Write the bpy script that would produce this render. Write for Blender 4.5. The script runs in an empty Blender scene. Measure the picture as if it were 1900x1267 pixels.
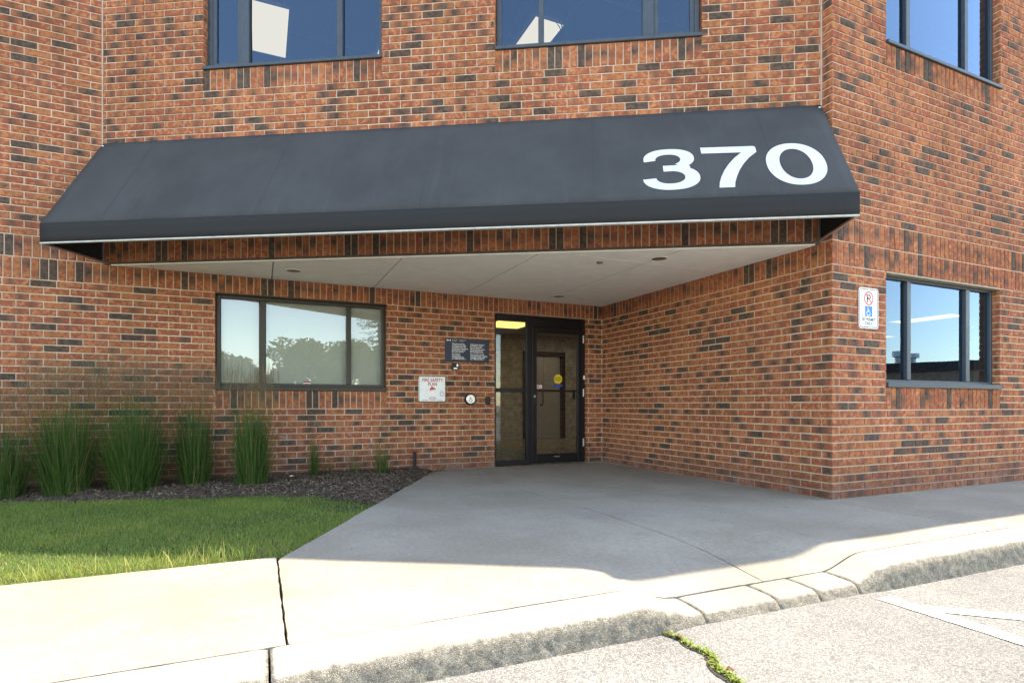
import bpy, math, random
import numpy as np
from mathutils import Vector, Matrix
random.seed(7); rng = np.random.default_rng(7)
SC = bpy.context.scene; COL = SC.collection
R_ = math.radians

# ------------------------------------------------------------------ camera, sky, sun, exposure
HEYE = 0.874
CAMX, CAMY, YAW = -4.78, -7.31, R_(24.1)
cd = bpy.data.cameras.new('camera'); cam = bpy.data.objects.new('camera', cd); COL.objects.link(cam)
cd.sensor_width = 36.0; cd.lens = 36.0*1046/1900; cd.shift_y = (750-633.5)/1900
cd.clip_start = 0.05; cd.clip_end = 2000
cam.location = (CAMX, CAMY, HEYE); cam.rotation_euler = (R_(90), 0, -YAW)
SC.camera = cam
TO_SUN = Vector((3.05, 1.05, 7.15)).normalized()
SUN_EL = math.asin(TO_SUN.z); SUN_ROT = math.atan2(TO_SUN.x, TO_SUN.y)
W = bpy.data.worlds.new('World'); SC.world = W; W.use_nodes = True
wn = W.node_tree.nodes; wl = W.node_tree.links
sky = wn.new('ShaderNodeTexSky'); sky.sky_type = 'NISHITA'; sky.sun_disc = False
sky.sun_elevation = SUN_EL; sky.sun_rotation = SUN_ROT; sky.air_density = 1.0; sky.dust_density = 0.3; sky.ozone_density = 0.5
bg = wn['Background']; bg.inputs['Strength'].default_value = 0.15
wl.new(sky.outputs['Color'], bg.inputs['Color'])
sd = bpy.data.lights.new('sun', 'SUN'); sd.energy = 2.1; sd.angle = R_(0.5); sd.color = (1.0, 0.97, 0.93)
so = bpy.data.objects.new('sun', sd); COL.objects.link(so); so.location = (10, 4, 24)
so.rotation_euler = (-TO_SUN).to_track_quat('-Z', 'Y').to_euler()
SC.view_settings.view_transform = 'Standard'; SC.view_settings.look = 'None'
SC.view_settings.exposure = 2.5; SC.view_settings.gamma = 1.0; SC.view_settings.use_curve_mapping = False
SC.view_settings.use_white_balance = True; SC.view_settings.white_balance_temperature = 8200; SC.view_settings.white_balance_tint = 8   # camera balanced for the open shade

# ------------------------------------------------------------------ helpers
class MB:
    """collects faces of one mesh"""
    def __init__(s): s.v = []; s.f = []
    def add(s, vs, fs):
        o = len(s.v); s.v += [tuple(p) for p in vs]; s.f += [tuple(i+o for i in f) for f in fs]
    def box(s, x0, x1, y0, y1, z0, z1):
        s.add([(x0,y0,z0),(x1,y0,z0),(x1,y1,z0),(x0,y1,z0),(x0,y0,z1),(x1,y0,z1),(x1,y1,z1),(x0,y1,z1)],
              [(0,3,2,1),(4,5,6,7),(0,1,5,4),(1,2,6,5),(2,3,7,6),(3,0,4,7)])
    def bbox(s, x0, x1, y0, y1, z0, z1, b=.004):
        """box with all twelve edges chamfered"""
        c = ((x0+x1)/2, (y0+y1)/2, (z0+z1)/2); h = (abs(x1-x0)/2, abs(y1-y0)/2, abs(z1-z0)/2)
        b = min(b, h[0]*.45, h[1]*.45, h[2]*.45)
        idx = {}; vs = []
        for sx in (-1,1):
            for sy in (-1,1):
                for sz in (-1,1):
                    for a in range(3):
                        p = [sx*h[0], sy*h[1], sz*h[2]]
                        for k in range(3):
                            if k != a: p[k] -= (1 if p[k] > 0 else -1)*b
                        idx[(sx,sy,sz,a)] = len(vs); vs.append((c[0]+p[0], c[1]+p[1], c[2]+p[2]))
        fs = []
        for a in range(3):
            o = [k for k in range(3) if k != a]
            for sg in (-1,1):
                q = []
                for s1, s2 in ((-1,-1),(1,-1),(1,1),(-1,1)):
                    t = [0,0,0]; t[a] = sg; t[o[0]] = s1; t[o[1]] = s2; q.append(idx[(*t,a)])
                fs.append(q)
            for s1 in (-1,1):
                for s2 in (-1,1):
                    q = []
                    for e, ax in ((-1,o[0]),(-1,o[1]),(1,o[1]),(1,o[0])):
                        t = [0,0,0]; t[a] = e; t[o[0]] = s1; t[o[1]] = s2; q.append(idx[(*t,ax)])
                    fs.append(q)
        for sx in (-1,1):
            for sy in (-1,1):
                for sz in (-1,1): fs.append([idx[(sx,sy,sz,a)] for a in range(3)])
        s.add(vs, fs)
    def prism(s, poly, z0, z1):
        n = len(poly)
        s.add([(p[0],p[1],z0) for p in poly]+[(p[0],p[1],z1) for p in poly],
              [tuple(range(n))[::-1], tuple(range(n,2*n))]+[(i,(i+1)%n,n+(i+1)%n,n+i) for i in range(n)])
    def tube(s, pts, r, n=8, caps=True):
        pts = [Vector(p) for p in pts]; rs = r if isinstance(r, (list,tuple)) else [r]*len(pts)
        vs = []; fs = []
        for i, p in enumerate(pts):
            d = (pts[min(i+1,len(pts)-1)]-pts[max(i-1,0)]).normalized()
            a = d.cross(Vector((0,0,1)) if abs(d.z) < .9 else Vector((1,0,0))).normalized(); b = d.cross(a)
            for k in range(n):
                t = 2*math.pi*k/n; vs.append(p+(a*math.cos(t)+b*math.sin(t))*rs[i])
        for i in range(len(pts)-1):
            for k in range(n): fs.append((i*n+k, i*n+(k+1)%n, (i+1)*n+(k+1)%n, (i+1)*n+k))
        if caps: fs += [tuple(range(n))[::-1], tuple((len(pts)-1)*n+k for k in range(n))]
        s.add(vs, fs)
    def stroke(s, pts, w, y, closed=False, th=.0):
        """flat ribbon in the x-z plane at depth y"""
        pts = [Vector((p[0], p[1])) for p in pts]; n = len(pts); L_ = []; R2 = []
        for i, p in enumerate(pts):
            a = pts[(i-1) % n] if (closed or i > 0) else p; b = pts[(i+1) % n] if (closed or i < n-1) else p
            d = (b-a).normalized(); q = Vector((-d.y, d.x))*w/2; L_.append(p+q); R2.append(p-q)
        vs = [(p.x,y,p.y) for p in L_]+[(p.x,y,p.y) for p in R2]; m = n if closed else n-1
        s.add(vs, [(i, n+i, n+(i+1) % n, (i+1) % n) for i in range(m)])
    def disc(s, cx, cz, r, y, n=24):
        s.add([(cx+r*math.cos(2*math.pi*k/n), y, cz+r*math.sin(2*math.pi*k/n)) for k in range(n)], [tuple(range(n))])
    def build(s, name, mat, parent=None, smooth=False, fix=True):
        me = bpy.data.meshes.new(name); me.from_pydata(s.v, [], s.f); me.validate()
        if mat is not None: me.materials.append(mat)
        if fix:
            import bmesh
            bm = bmesh.new(); bm.from_mesh(me); bmesh.ops.recalc_face_normals(bm, faces=bm.faces); bm.to_mesh(me); bm.free()
        if smooth: me.polygons.foreach_set('use_smooth', [True]*len(me.polygons))
        return link(name, me, parent)
def link(name, me, parent=None):
    o = bpy.data.objects.new(name, me); COL.objects.link(o)
    if parent: o.parent = parent
    return o
def tag(o, label=None, cat=None, group=None, kind=None):
    if label: o['label'] = label
    if cat: o['category'] = cat
    if group: o['group'] = group
    if kind: o['kind'] = kind
    return o
def empty(name, label=None, cat=None, group=None):
    o = bpy.data.objects.new(name, None); COL.objects.link(o); o.empty_display_size = .1
    return tag(o, label, cat, group)
def place(root, loc, rz=0):
    """put a thing's Empty at its base; parts were built around the local origin"""
    root.location = loc; root.rotation_euler = (0, 0, rz)

# ------------------------------------------------------------------ materials
class NT:
    def __init__(s, name):
        s.m = bpy.data.materials.new(name); s.m.use_nodes = True; s.t = s.m.node_tree; s.n = s.t.nodes; s.l = s.t.links
        s.p = s.n['Principled BSDF']
    def node(s, ty, **kw):
        n = s.n.new(ty)
        for k, v in kw.items(): setattr(n, k, v)
        return n
    def put(s, sock, v):
        if hasattr(v, 'links') or isinstance(v, bpy.types.NodeSocket): s.l.new(v, sock)
        elif isinstance(v, (tuple, list)) and len(v) == 3 and sock.type == 'RGBA': sock.default_value = (*v, 1)
        else: sock.default_value = v
    def pos(s): return s.node('ShaderNodeNewGeometry').outputs['Position']
    def noise(s, scale, detail=3, rough=.55, vec=None):
        n = s.node('ShaderNodeTexNoise'); s.put(n.inputs['Vector'], vec if vec is not None else s.pos())
        n.inputs['Scale'].default_value = scale; n.inputs['Detail'].default_value = detail; n.inputs['Roughness'].default_value = rough
        return n.outputs['Fac']
    def voro(s, scale, feature='F1', out='Distance', vec=None):
        n = s.node('ShaderNodeTexVoronoi', feature=feature); s.put(n.inputs['Vector'], vec if vec is not None else s.pos())
        n.inputs['Scale'].default_value = scale; return n.outputs[out]
    def math(s, op, a, b=0.0, clamp=False):
        n = s.node('ShaderNodeMath', operation=op, use_clamp=clamp); s.put(n.inputs[0], a); s.put(n.inputs[1], b); return n.outputs[0]
    def rng(s, v, a, b, c=0.0, d=1.0):
        n = s.node('ShaderNodeMapRange'); n.interpolation_type = 'SMOOTHSTEP'
        for i, x in enumerate((v, a, b, c, d)): s.put(n.inputs[i], x)
        return n.outputs[0]
    def mix(s, f, a, b, mode='MIX'):
        n = s.node('ShaderNodeMix', data_type='RGBA', blend_type=mode); s.put(n.inputs[0], f); s.put(n.inputs[6], a); s.put(n.inputs[7], b); return n.outputs[2]
    def bump(s, h, strength=.3, dist=.01, chain=None):
        n = s.node('ShaderNodeBump'); n.inputs['Strength'].default_value = strength; n.inputs['Distance'].default_value = dist
        s.put(n.inputs['Height'], h)
        if chain is not None: s.l.new(chain, n.inputs['Normal'])
        s.l.new(n.outputs[0], s.p.inputs['Normal']); return n.outputs[0]
    def out(s, col=None, rough=.7, metal=0.0, spec=.5):
        if col is not None: s.put(s.p.inputs['Base Color'], col)
        s.put(s.p.inputs['Roughness'], rough); s.put(s.p.inputs['Metallic'], metal); s.p.inputs['Specular IOR Level'].default_value = spec
        return s.m
def plain(name, col, rough=.6, metal=0.0, var=.18, scale=35.0, spec=.4, bump=0.0):
    t = NT(name); n = t.noise(scale, 4)
    f = t.rng(n, .3, .7, 1-var, 1+var)
    c = t.mix(1.0, col, f, 'MULTIPLY'); t.out(c, t.rng(n, .3, .7, rough-.06, rough+.06), metal, spec)
    if bump: t.bump(n, bump, .003)
    return t.m
def emit(name, col, strength):
    t = NT(name); t.out(col, .5); t.put(t.p.inputs['Emission Color'], col); t.p.inputs['Emission Strength'].default_value = strength
    return t.m

def brick_mat():
    t = NT('fired_brick')
    a = t.node('ShaderNodeAttribute', attribute_name='bk'); sx = t.node('ShaderNodeSeparateXYZ'); t.l.new(a.outputs['Vector'], sx.inputs[0])
    b = t.node('ShaderNodeAttribute', attribute_name='bl'); su = t.node('ShaderNodeSeparateXYZ'); t.l.new(b.outputs['Vector'], su.inputs[0])
    tone, dark, shift = sx.outputs
    fine = t.noise(95, 5, .65); mid = t.noise(26, 3); big = t.noise(.7, 2)
    streak = t.noise(1, 3, .6, vec=None)
    base = t.mix(t.rng(tone, 0, 1), (.43,.165,.070), (.54,.228,.100))
    red = t.mix(t.rng(t.math('ADD', mid, t.math('MULTIPLY', tone, .15)), .46, .66), base, (.30,.085,.048))
    red = t.mix(t.math('MULTIPLY', t.rng(fine, .50, .66), .72), red, (.21,.085,.048))
    red = t.mix(t.math('MULTIPLY', t.rng(fine, .42, .30), .38), red, (.56,.30,.17))
    # flashed dark zone: centred somewhere along the brick, ragged edge
    ax = t.math('ABSOLUTE', t.math('SUBTRACT', su.outputs[0], shift))
    edge = t.math('ADD', ax, t.math('MULTIPLY', t.math('SUBTRACT', mid, .5), 1.5))
    msk = t.rng(t.math('SUBTRACT', t.math('MULTIPLY', dark, 1.9), edge), -.55, .65)
    msk = t.math('MULTIPLY', msk, t.rng(fine, .22, .5, .72, .97))
    dk = t.mix(t.rng(mid, .35, .65), (.048,.038,.035), (.118,.080,.058))
    col = t.mix(msk, red, dk)
    # pale salts low on the planted wall
    ps = t.node('ShaderNodeSeparateXYZ'); t.l.new(t.pos(), ps.inputs[0])
    zz = t.math('MULTIPLY', t.rng(ps.outputs[2], .95, .45), t.rng(ps.outputs[2], .02, .2, .5, 1))
    xx = t.math('MULTIPLY', t.rng(ps.outputs[0], -5.6, -4.7), t.rng(ps.outputs[0], -2.9, -3.9))
    salt = t.math('MULTIPLY', t.math('MULTIPLY', zz, xx), t.rng(t.noise(7, 5, .7), .5, .72, 0, .5))
    zb = t.math('MULTIPLY', t.rng(ps.outputs[2], .16, .03), t.rng(t.noise(4, 4, .7), .48, .66, 0, .45))
    col = t.mix(t.math('MAXIMUM', salt, zb), col, (.42,.37,.36))
    # shade at the wall foot painted into the brick colour, along with soil splash
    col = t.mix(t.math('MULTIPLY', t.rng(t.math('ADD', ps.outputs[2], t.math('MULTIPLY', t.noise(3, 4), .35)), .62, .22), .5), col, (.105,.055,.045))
    col = t.mix(1.0, col, t.rng(big, .3, .7, .86, 1.1), 'MULTIPLY')
    vm = t.node('ShaderNodeVectorMath', operation='MULTIPLY'); t.l.new(t.pos(), vm.inputs[0]); vm.inputs[1].default_value = (4.5, 4.5, .35)
    col = t.mix(1.0, col, t.rng(t.noise(1.0, 4, .6, vec=vm.outputs[0]), .3, .72, 1.06, .84), 'MULTIPLY')
    n = t.bump(t.noise(160, 4, .7), .5, .0035); t.bump(t.noise(40, 3), .5, .004, n)
    return t.out(col, t.rng(msk, 0, 1, .86, .80), 0, .14)
def mortar_mat():
    t = NT('mortar'); f = t.noise(120, 4, .7); g = t.noise(2.2, 3)
    c = t.mix(t.rng(f, .3, .7), (.47,.34,.25), (.68,.53,.41)); c = t.mix(1.0, c, t.rng(g, .3, .7, .82, 1.08), 'MULTIPLY')
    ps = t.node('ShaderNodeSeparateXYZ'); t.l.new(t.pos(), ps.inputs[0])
    c = t.mix(t.math('MULTIPLY', t.rng(t.math('ADD', ps.outputs[2], t.math('MULTIPLY', t.noise(3, 4), .35)), .55, .2), .55), c, (.16,.12,.11))  # joints darkened low down too: painted shade together with soil splash
    t.bump(f, .6, .004); return t.out(c, .9, 0, .2)
def concrete_mat(name, a, b, speck=.35, pit=.35):
    t = NT(name); f = t.noise(230, 3, .7); m = t.noise(34, 4, .6); g = t.noise(1.3, 4, .6); h = t.noise(.45, 2)
    c = t.mix(t.rng(g, .32, .68), a, b)
    c = t.mix(1.0, c, t.rng(m, .3, .7, .9, 1.08), 'MULTIPLY')
    c = t.mix(t.math('MULTIPLY', t.rng(f, .56, .7), speck), c, tuple(x*.32 for x in a))
    c = t.mix(t.math('MULTIPLY', t.rng(f, .42, .3), speck*.7), c, tuple(min(.75, x*1.5) for x in b))
    v = t.voro(26); c = t.mix(t.math('MULTIPLY', t.rng(v, .10, .05), pit*t_one), c, tuple(x*.3 for x in a))
    st = t.rng(t.noise(2.7, 6, .75), .54, .74); c = t.mix(t.math('MULTIPLY', st, .34), c, tuple(x*.55 for x in a))
    c = t.mix(t.math('MULTIPLY', t.rng(t.voro(3.1), .045, .025), .55), c, tuple(x*.35 for x in a))
    vm = t.node('ShaderNodeVectorMath', operation='MULTIPLY'); t.l.new(t.pos(), vm.inputs[0]); vm.inputs[1].default_value = (260, 9, 9)
    n = t.bump(f, .5, .003); n = t.bump(m, .25, .004, n); t.bump(t.noise(1.0, 2, .5, vec=vm.outputs[0]), .3, .0025, n)
    return t.out(c, .88, 0, .25)
t_one = 1.0
def aggregate_mat(name, cols, mortar, scale, bumpd=.006):
    """stones set in binder: each voronoi cell a stone of its own colour"""
    t = NT(name)
    cell = t.voro(scale, out='Color'); d = t.voro(scale, 'DISTANCE_TO_EDGE'); d2 = t.voro(scale*2.3)
    sp = t.node('ShaderNodeSeparateXYZ'); t.l.new(cell, sp.inputs[0])
    r = t.node('ShaderNodeValToRGB'); r.color_ramp.interpolation = 'LINEAR'
    el = r.color_ramp.elements; el[0].color = (*cols[0],1); el[1].color = (*cols[-1],1)
    for i, c in enumerate(cols[1:-1]): e = el.new((i+1)/(len(cols)-1)); e.color = (*c,1)
    t.l.new(sp.outputs[0], r.inputs[0])
    c = t.mix(t.rng(d, .10, .02), r.outputs[0], mortar)
    c = t.mix(1.0, c, t.rng(t.noise(scale*3, 4, .7), .3, .7, .8, 1.15), 'MULTIPLY')
    c = t.mix(1.0, c, t.rng(t.noise(.9, 5, .65), .3, .7, .78, 1.1), 'MULTIPLY')
    n = t.bump(t.rng(d, 0, .22), .7, bumpd); t.bump(t.noise(scale*2.5, 4, .7), .5, bumpd*.5, n)
    return t.out(c, .9, 0, .25)
def glass_mat(name, tint, refl=.0, k=2.6, coat=(.80,.90,1)):
    t = NT(name); o = t.n['Material Output']; t.n.remove(t.p)
    tr = t.node('ShaderNodeBsdfTransparent'); tr.inputs[0].default_value = (*tint,1)
    gl = t.node('ShaderNodeBsdfGlossy'); gl.inputs['Roughness'].default_value = 0.0; gl.inputs[0].default_value = (*coat,1)
    fr = t.node('ShaderNodeFresnel'); fr.inputs['IOR'].default_value = 1.5
    wob = t.node('ShaderNodeBump'); wob.inputs['Strength'].default_value = .035; wob.inputs['Distance'].default_value = .02
    t.l.new(t.noise(1.6, 1), wob.inputs['Height']); t.l.new(wob.outputs[0], gl.inputs['Normal'])
    f = t.math('ADD', t.math('MULTIPLY', fr.outputs[0], k), refl, True)
    mx = t.node('ShaderNodeMixShader'); t.l.new(f, mx.inputs[0]); t.l.new(tr.outputs[0], mx.inputs[1]); t.l.new(gl.outputs[0], mx.inputs[2])
    t.l.new(mx.outputs[0], o.inputs['Surface']); return t.m
def blade_mat(name, a, b, dry, tipz=None, transl=.32):
    t = NT(name); at = t.node('ShaderNodeAttribute', attribute_name='bk'); sp = t.node('ShaderNodeSeparateXYZ'); t.l.new(at.outputs['Vector'], sp.inputs[0])
    c = t.mix(sp.outputs[0], a, b); c = t.mix(sp.outputs[1], c, dry)
    t.out(c, .55, 0, .3)
    tl = t.node('ShaderNodeBsdfTranslucent'); t.put(tl.inputs[0], c); mx = t.node('ShaderNodeMixShader'); mx.inputs[0].default_value = transl
    t.l.new(t.p.outputs[0], mx.inputs[1]); t.l.new(tl.outputs[0], mx.inputs[2]); t.l.new(mx.outputs[0], t.n['Material Output'].inputs['Surface'])
    return t.m
def brick_tex_mat(name, a, b, m, sc=1.0):
    """far or unlit masonry, too small to build brick by brick"""
    t = NT(name); ps = t.node('ShaderNodeSeparateXYZ'); t.l.new(t.pos(), ps.inputs[0])
    cb = t.node('ShaderNodeCombineXYZ'); t.l.new(t.math('ADD', ps.outputs[0], ps.outputs[1]), cb.inputs[0]); t.l.new(ps.outputs[2], cb.inputs[1])
    br = t.node('ShaderNodeTexBrick'); t.l.new(cb.outputs[0], br.inputs[0])
    for k, v in (('Color1',a),('Color2',b),('Mortar',m)): br.inputs[k].default_value = (*v,1)
    br.inputs['Scale'].default_value = 1; br.inputs['Brick Width'].default_value = .2235*sc; br.inputs['Row Height'].default_value = .0745*sc; br.inputs['Mortar Size'].default_value = .006*sc
    t.bump(br.outputs['Fac'], -.3, .006); return t.out(t.mix(1.0, br.outputs[0], t.rng(t.noise(9), .3, .7, .75, 1.2), 'MULTIPLY'), .85)

M = {}
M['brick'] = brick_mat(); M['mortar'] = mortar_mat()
M['slab'] = concrete_mat('broom_concrete', (.268,.229,.182), (.332,.289,.235), .8)
def kerb_mat():
    t = NT('weathered_kerb_concrete'); f = t.noise(230, 3, .7); m = t.noise(30, 4, .65); sc = 150
    cell = t.voro(sc, out='Color'); d = t.voro(sc, 'DISTANCE_TO_EDGE'); sp = t.node('ShaderNodeSeparateXYZ'); t.l.new(cell, sp.inputs[0])
    r = t.node('ShaderNodeValToRGB'); el = r.color_ramp.elements; cols = [(.16,.142,.118),(.25,.222,.182),(.33,.29,.23),(.20,.178,.148),(.38,.325,.245)]
    el[0].color = (*cols[0],1); el[1].color = (*cols[-1],1)
    for k in (1,2,3): e = el.new(k/4); e.color = (*cols[k],1)
    t.l.new(sp.outputs[0], r.inputs[0])
    face = t.mix(t.rng(d, .1, .02), r.outputs[0], (.21,.188,.155)); face = t.mix(1.0, face, t.rng(m, .3, .7, .7, 1.25), 'MULTIPLY')
    top = t.mix(t.rng(t.noise(1.3, 4), .3, .7), (.255,.232,.200), (.325,.298,.260)); top = t.mix(t.math('MULTIPLY', t.rng(f, .55, .68), .45), top, (.13,.12,.1))
    nz_ = t.node('ShaderNodeSeparateXYZ'); t.l.new(t.node('ShaderNodeNewGeometry').outputs['Normal'], nz_.inputs[0])
    k = t.rng(t.math('ADD', nz_.outputs[2], t.math('MULTIPLY', t.math('SUBTRACT', m, .5), .34)), .86, .68)
    n = t.bump(t.math('MULTIPLY', t.rng(d, 0, .25), t.math('ADD', k, .15)), .7, .004); t.bump(f, .5, .003, n)
    return t.out(t.mix(k, top, face), .9, 0, .2)
M['kerb'] = kerb_mat()
M['asphalt'] = aggregate_mat('bleached_asphalt', [(.145,.14,.135),(.24,.232,.218),(.33,.318,.295),(.20,.194,.186),(.385,.355,.315),(.28,.274,.265)], (.16,.153,.143), 120, .004)
M['paint'] = plain('worn_white_road_paint', (.74,.74,.72), .7, 0, .12, 60, .3, .3)
M['crack'] = plain('dark_crack_soil', (.05,.043,.036), .95, 0, .4, 90, .1)
M['soil'] = plain('soil', (.085,.063,.047), .95, 0, .5, 45, .1, .6)
M['turf'] = plain('turf_soil', (.06,.075,.03), .95, 0, .5, 30, .1, .5)
M['canvas'] = None
def canvas():
    t = NT('charcoal_canvas'); ps = t.pos(); w = t.noise(420, 2); g = t.noise(1.6, 4, .65); s = t.noise(60, 5, .7)
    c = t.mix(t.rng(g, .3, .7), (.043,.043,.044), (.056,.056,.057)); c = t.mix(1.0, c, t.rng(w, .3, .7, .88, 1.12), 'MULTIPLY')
    sv = t.node('ShaderNodeSeparateXYZ'); t.l.new(ps, sv.inputs[0]); cb = t.node('ShaderNodeCombineXYZ'); t.l.new(t.math('ADD', sv.outputs[0], t.math('MULTIPLY', sv.outputs[1], -.58)), cb.inputs[0]); t.put(cb.inputs[1], t.math('MULTIPLY', sv.outputs[2], .12))
    c = t.mix(t.math('MULTIPLY', t.rng(t.noise(7, 5, .7, vec=cb.outputs[0]), .5, .75), .16), c, (.105,.104,.10))
    c = t.mix(t.math('MULTIPLY', t.rng(s, .70, .78), .4), c, (.2,.2,.2))
    t.bump(w, .25, .0015); return t.out(c, .82, 0, .25)
M['canvas'] = canvas()
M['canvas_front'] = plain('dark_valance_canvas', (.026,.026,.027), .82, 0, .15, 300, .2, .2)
M['vinyl'] = plain('white_vinyl', (.60,.59,.58), .55, 0, .04, 8, .3)
M['white_metal'] = plain('white_enamel', (.68,.655,.62), .4, 0, .05, 12, .5)
M['trim'] = plain('aged_white_trim', (.46,.45,.42), .55, 0, .12, 15)
M['box_white'] = plain('bright_white_enamel', (.84,.83,.82), .4, 0, .04, 12)
M['alu'] = plain('satin_aluminium', (.55,.55,.54), .35, .9, .08, 40)
M['bronze'] = plain('dark_bronze_frame', (.045,.036,.028), .42, .25, .12, 20)
M['black_frame'] = plain('black_anodised_frame', (.012,.010,.013), .38, .2, .12, 20)
M['navy_frame'] = plain('slate_frame', (.055,.066,.08), .42, .25, .1, 20)
M['soffit'] = plain('cream_soffit_board', (.90,.88,.82), .85, 0, .035, 6, .2, .1)
M['soffit_gap'] = plain('soffit_joint', (.30,.27,.22), .9, 0, .1, 20)
M['lintel'] = plain('tan_steel_lintel', (.33,.28,.19), .6, .1, .2, 25)
M['lintel_dark'] = plain('weathered_steel_lintel', (.11,.09,.07), .7, .2, .3, 25)
M['caulk'] = plain('pale_caulk', (.42,.31,.24), .8, 0, .12, 30)
M['glass_office'] = glass_mat('tinted_office_glass', (.55,.62,.70), .03, 1.9, (.50,.72,1.0))
M['glass_shade'] = glass_mat('grey_window_glass', (.80,.81,.78), .07, 2.0)
M['glass_door'] = glass_mat('clear_door_glass', (.80,.80,.77), .03, 1.4)
M['blind'] = plain('grey_roller_blind', (.72,.70,.64), .9, 0, .05, 120)
M['tile'] = plain('ceiling_tile', (.42,.44,.5), .95, 0, .06, 80)
M['tbar'] = plain('ceiling_tee_bar', (.62,.64,.68), .6, 0, .05, 30)
M['inner'] = plain('interior_paint', (.34,.33,.31), .9, 0, .06, 10)
M['carpet'] = plain('grey_carpet', (.10,.10,.11), .95, 0, .2, 120)
M['terrazzo'] = plain('lobby_floor_tile', (.34,.30,.24), .25, 0, .15, 12, .5)
M['lobby_brick'] = brick_tex_mat('lobby_brick', (.42,.41,.38), (.35,.34,.31), (.47,.46,.43))
M['steel'] = plain('brushed_steel', (.42,.42,.43), .3, .95, .12, 50)
M['lift_steel'] = plain('satin_lift_steel', (.62,.63,.66), .33, .55, .1, 30)
M['lamp'] = emit('lamp_diffuser', (1.0,.90,.70), .24)
M['lamp_warm'] = emit('lobby_lamp_diffuser', (1.0,.78,.24), .42)
M['lamp_lobby'] = emit('lobby_white_diffuser', (1.0,.93,.80), .75)
M['black'] = plain('black_plastic', (.014,.014,.016), .5, 0, .1, 40)
M['navy'] = plain('navy_sign', (.018,.026,.055), .45, 0, .05, 10)
M['red'] = plain('red_print', (.42,.03,.035), .5, 0, .06, 30)
M['signred'] = plain('sign_red', (.62,.075,.075), .5, 0, .05, 30)
M['signblue'] = plain('sign_blue', (.01,.19,.62), .5, 0, .05, 30)
M['yellow'] = plain('yellow_sticker', (.72,.52,.03), .5, 0, .05, 30)
M['bluetape'] = plain('blue_sticker', (.02,.07,.38), .5, 0, .05, 30)
M['pink'] = plain('pinkish_sticker', (.70,.42,.45), .5, 0, .05, 30)
M['ink'] = plain('black_print', (.02,.02,.022), .6, 0, .05, 30)
M['white'] = plain('white_print', (.78,.78,.78), .6, 0, .03, 30)
M['lightcan'] = plain('downlight_bronze_bowl', (.26,.19,.085), .35, .6, .2, 25)
M['grassblade'] = blade_mat('lawn_blade', (.085,.175,.048), (.29,.36,.065), (.50,.43,.14), transl=.42)
M['reed'] = blade_mat('reed_blade', (.028,.088,.015), (.075,.150,.030), (.27,.20,.09))
M['wisp'] = blade_mat('seed_head', (.17,.125,.06), (.26,.19,.10), (.2,.15,.08), transl=.3)
M['chip'] = plain('bark_mulch', (.115,.080,.058), .9, 0, .55, 18, .15)
M['weed'] = blade_mat('weed_leaf', (.14,.22,.02), (.24,.30,.03), (.17,.06,.03))
M['bark'] = plain('tree_bark', (.10,.075,.055), .95, 0, .4, 14, .1, .6)
M['leaf'] = blade_mat('tree_leaf', (.10,.155,.035), (.20,.24,.065), (.28,.24,.09))
M['needle'] = blade_mat('spruce_needle', (.06,.10,.05), (.12,.16,.085), (.13,.10,.05))
M['far_brick'] = brick_tex_mat('far_brick', (.26,.17,.10), (.21,.13,.08), (.3,.24,.18))
M['roofing'] = plain('dark_metal_fascia', (.03,.028,.027), .6, .2, .15, 8)
M['gravel_roof'] = plain('gravel_roof', (.22,.21,.2), .95, 0, .3, 30)
M['litter'] = plain('paper_litter', (.75,.75,.76), .8, 0, .05, 20)

# ------------------------------------------------------------------ the plan
P = .0745; MODL = .2235; JT = .0125           # course pitch, brick module, joint
ZA0, ZA1, ZB1 = 29*P, 32*P, 35*P              # two soldier bands
P2 = (4.38-ZB1)/24; ZTOP = ZB1+62*P2          # courses above
RLEN = 3.80; AX, BY = -6.32, -3.69            # diagonal wall from (AX,0) to (0,BY)
XL, XR_, YB = -12.0, 14.0, 8.0
DV = Vector((-AX, BY, 0)); DLEN = DV.length; DE = DV/DLEN; DN = Vector((DE.y, -DE.x, 0))   # DN points out to the forecourt
A0 = Vector((AX, 0, 0))
def dpt(s, out, z): return A0+DE*s+DN*out+Vector((0,0,z))

def project(p):
    dx, dy = p[0]-CAMX, p[1]-CAMY
    X = dx*math.cos(YAW)-dy*math.sin(YAW); Y = dx*math.sin(YAW)+dy*math.cos(YAW)
    if Y < .2: return None
    return 950+1046*X/Y, 750-1046*(p[2]-HEYE)/Y

# ------------------------------------------------------------------ the building
bld = empty('office_building', 'two storey red and charcoal brick office building with cut-away corner entrance', 'building')

BRICKS = []      # (origin frame, u0,u1,z0,z1,kind,wallname)
class Frame:
    def __init__(s, o, u, n): s.o = Vector(o); s.u = Vector(u).normalized(); s.n = Vector(n).normalized()
    def pt(s, u, z, out): return s.o+s.u*u+s.n*out+Vector((0,0,z))
FR = {
 'planted': Frame((0,0,0), (1,0,0), (0,-1,0)),           # u = x, negative
 'return': Frame((0,0,0), (0,-1,0), (-1,0,0)),            # u = -y
 'street': Frame((0,-RLEN,0), (1,0,0), (0,-1,0)),
 'diagonal': Frame((AX,0,0), DE, DN),
}
def cut(rects, h):
    out = []
    for (a,b,c,d) in rects:
        if h[1] <= a or h[0] >= b or h[3] <= c+.004 or h[2] >= d-.004: out.append((a,b,c,d)); continue
        if h[0] > a: out.append((a, h[0]-.004, c, d))
        if h[1] < b: out.append((h[1]+.004, b, c, d))
        if h[2] > c+.02: out.append((max(a,h[0]), min(b,h[1]), c, h[2]-.004))
        if h[3] < d-.02: out.append((max(a,h[0]), min(b,h[1]), h[3]+.004, d))
    return [r for r in out if r[1]-r[0] > .018 and r[3]-r[2] > .018]
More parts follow.
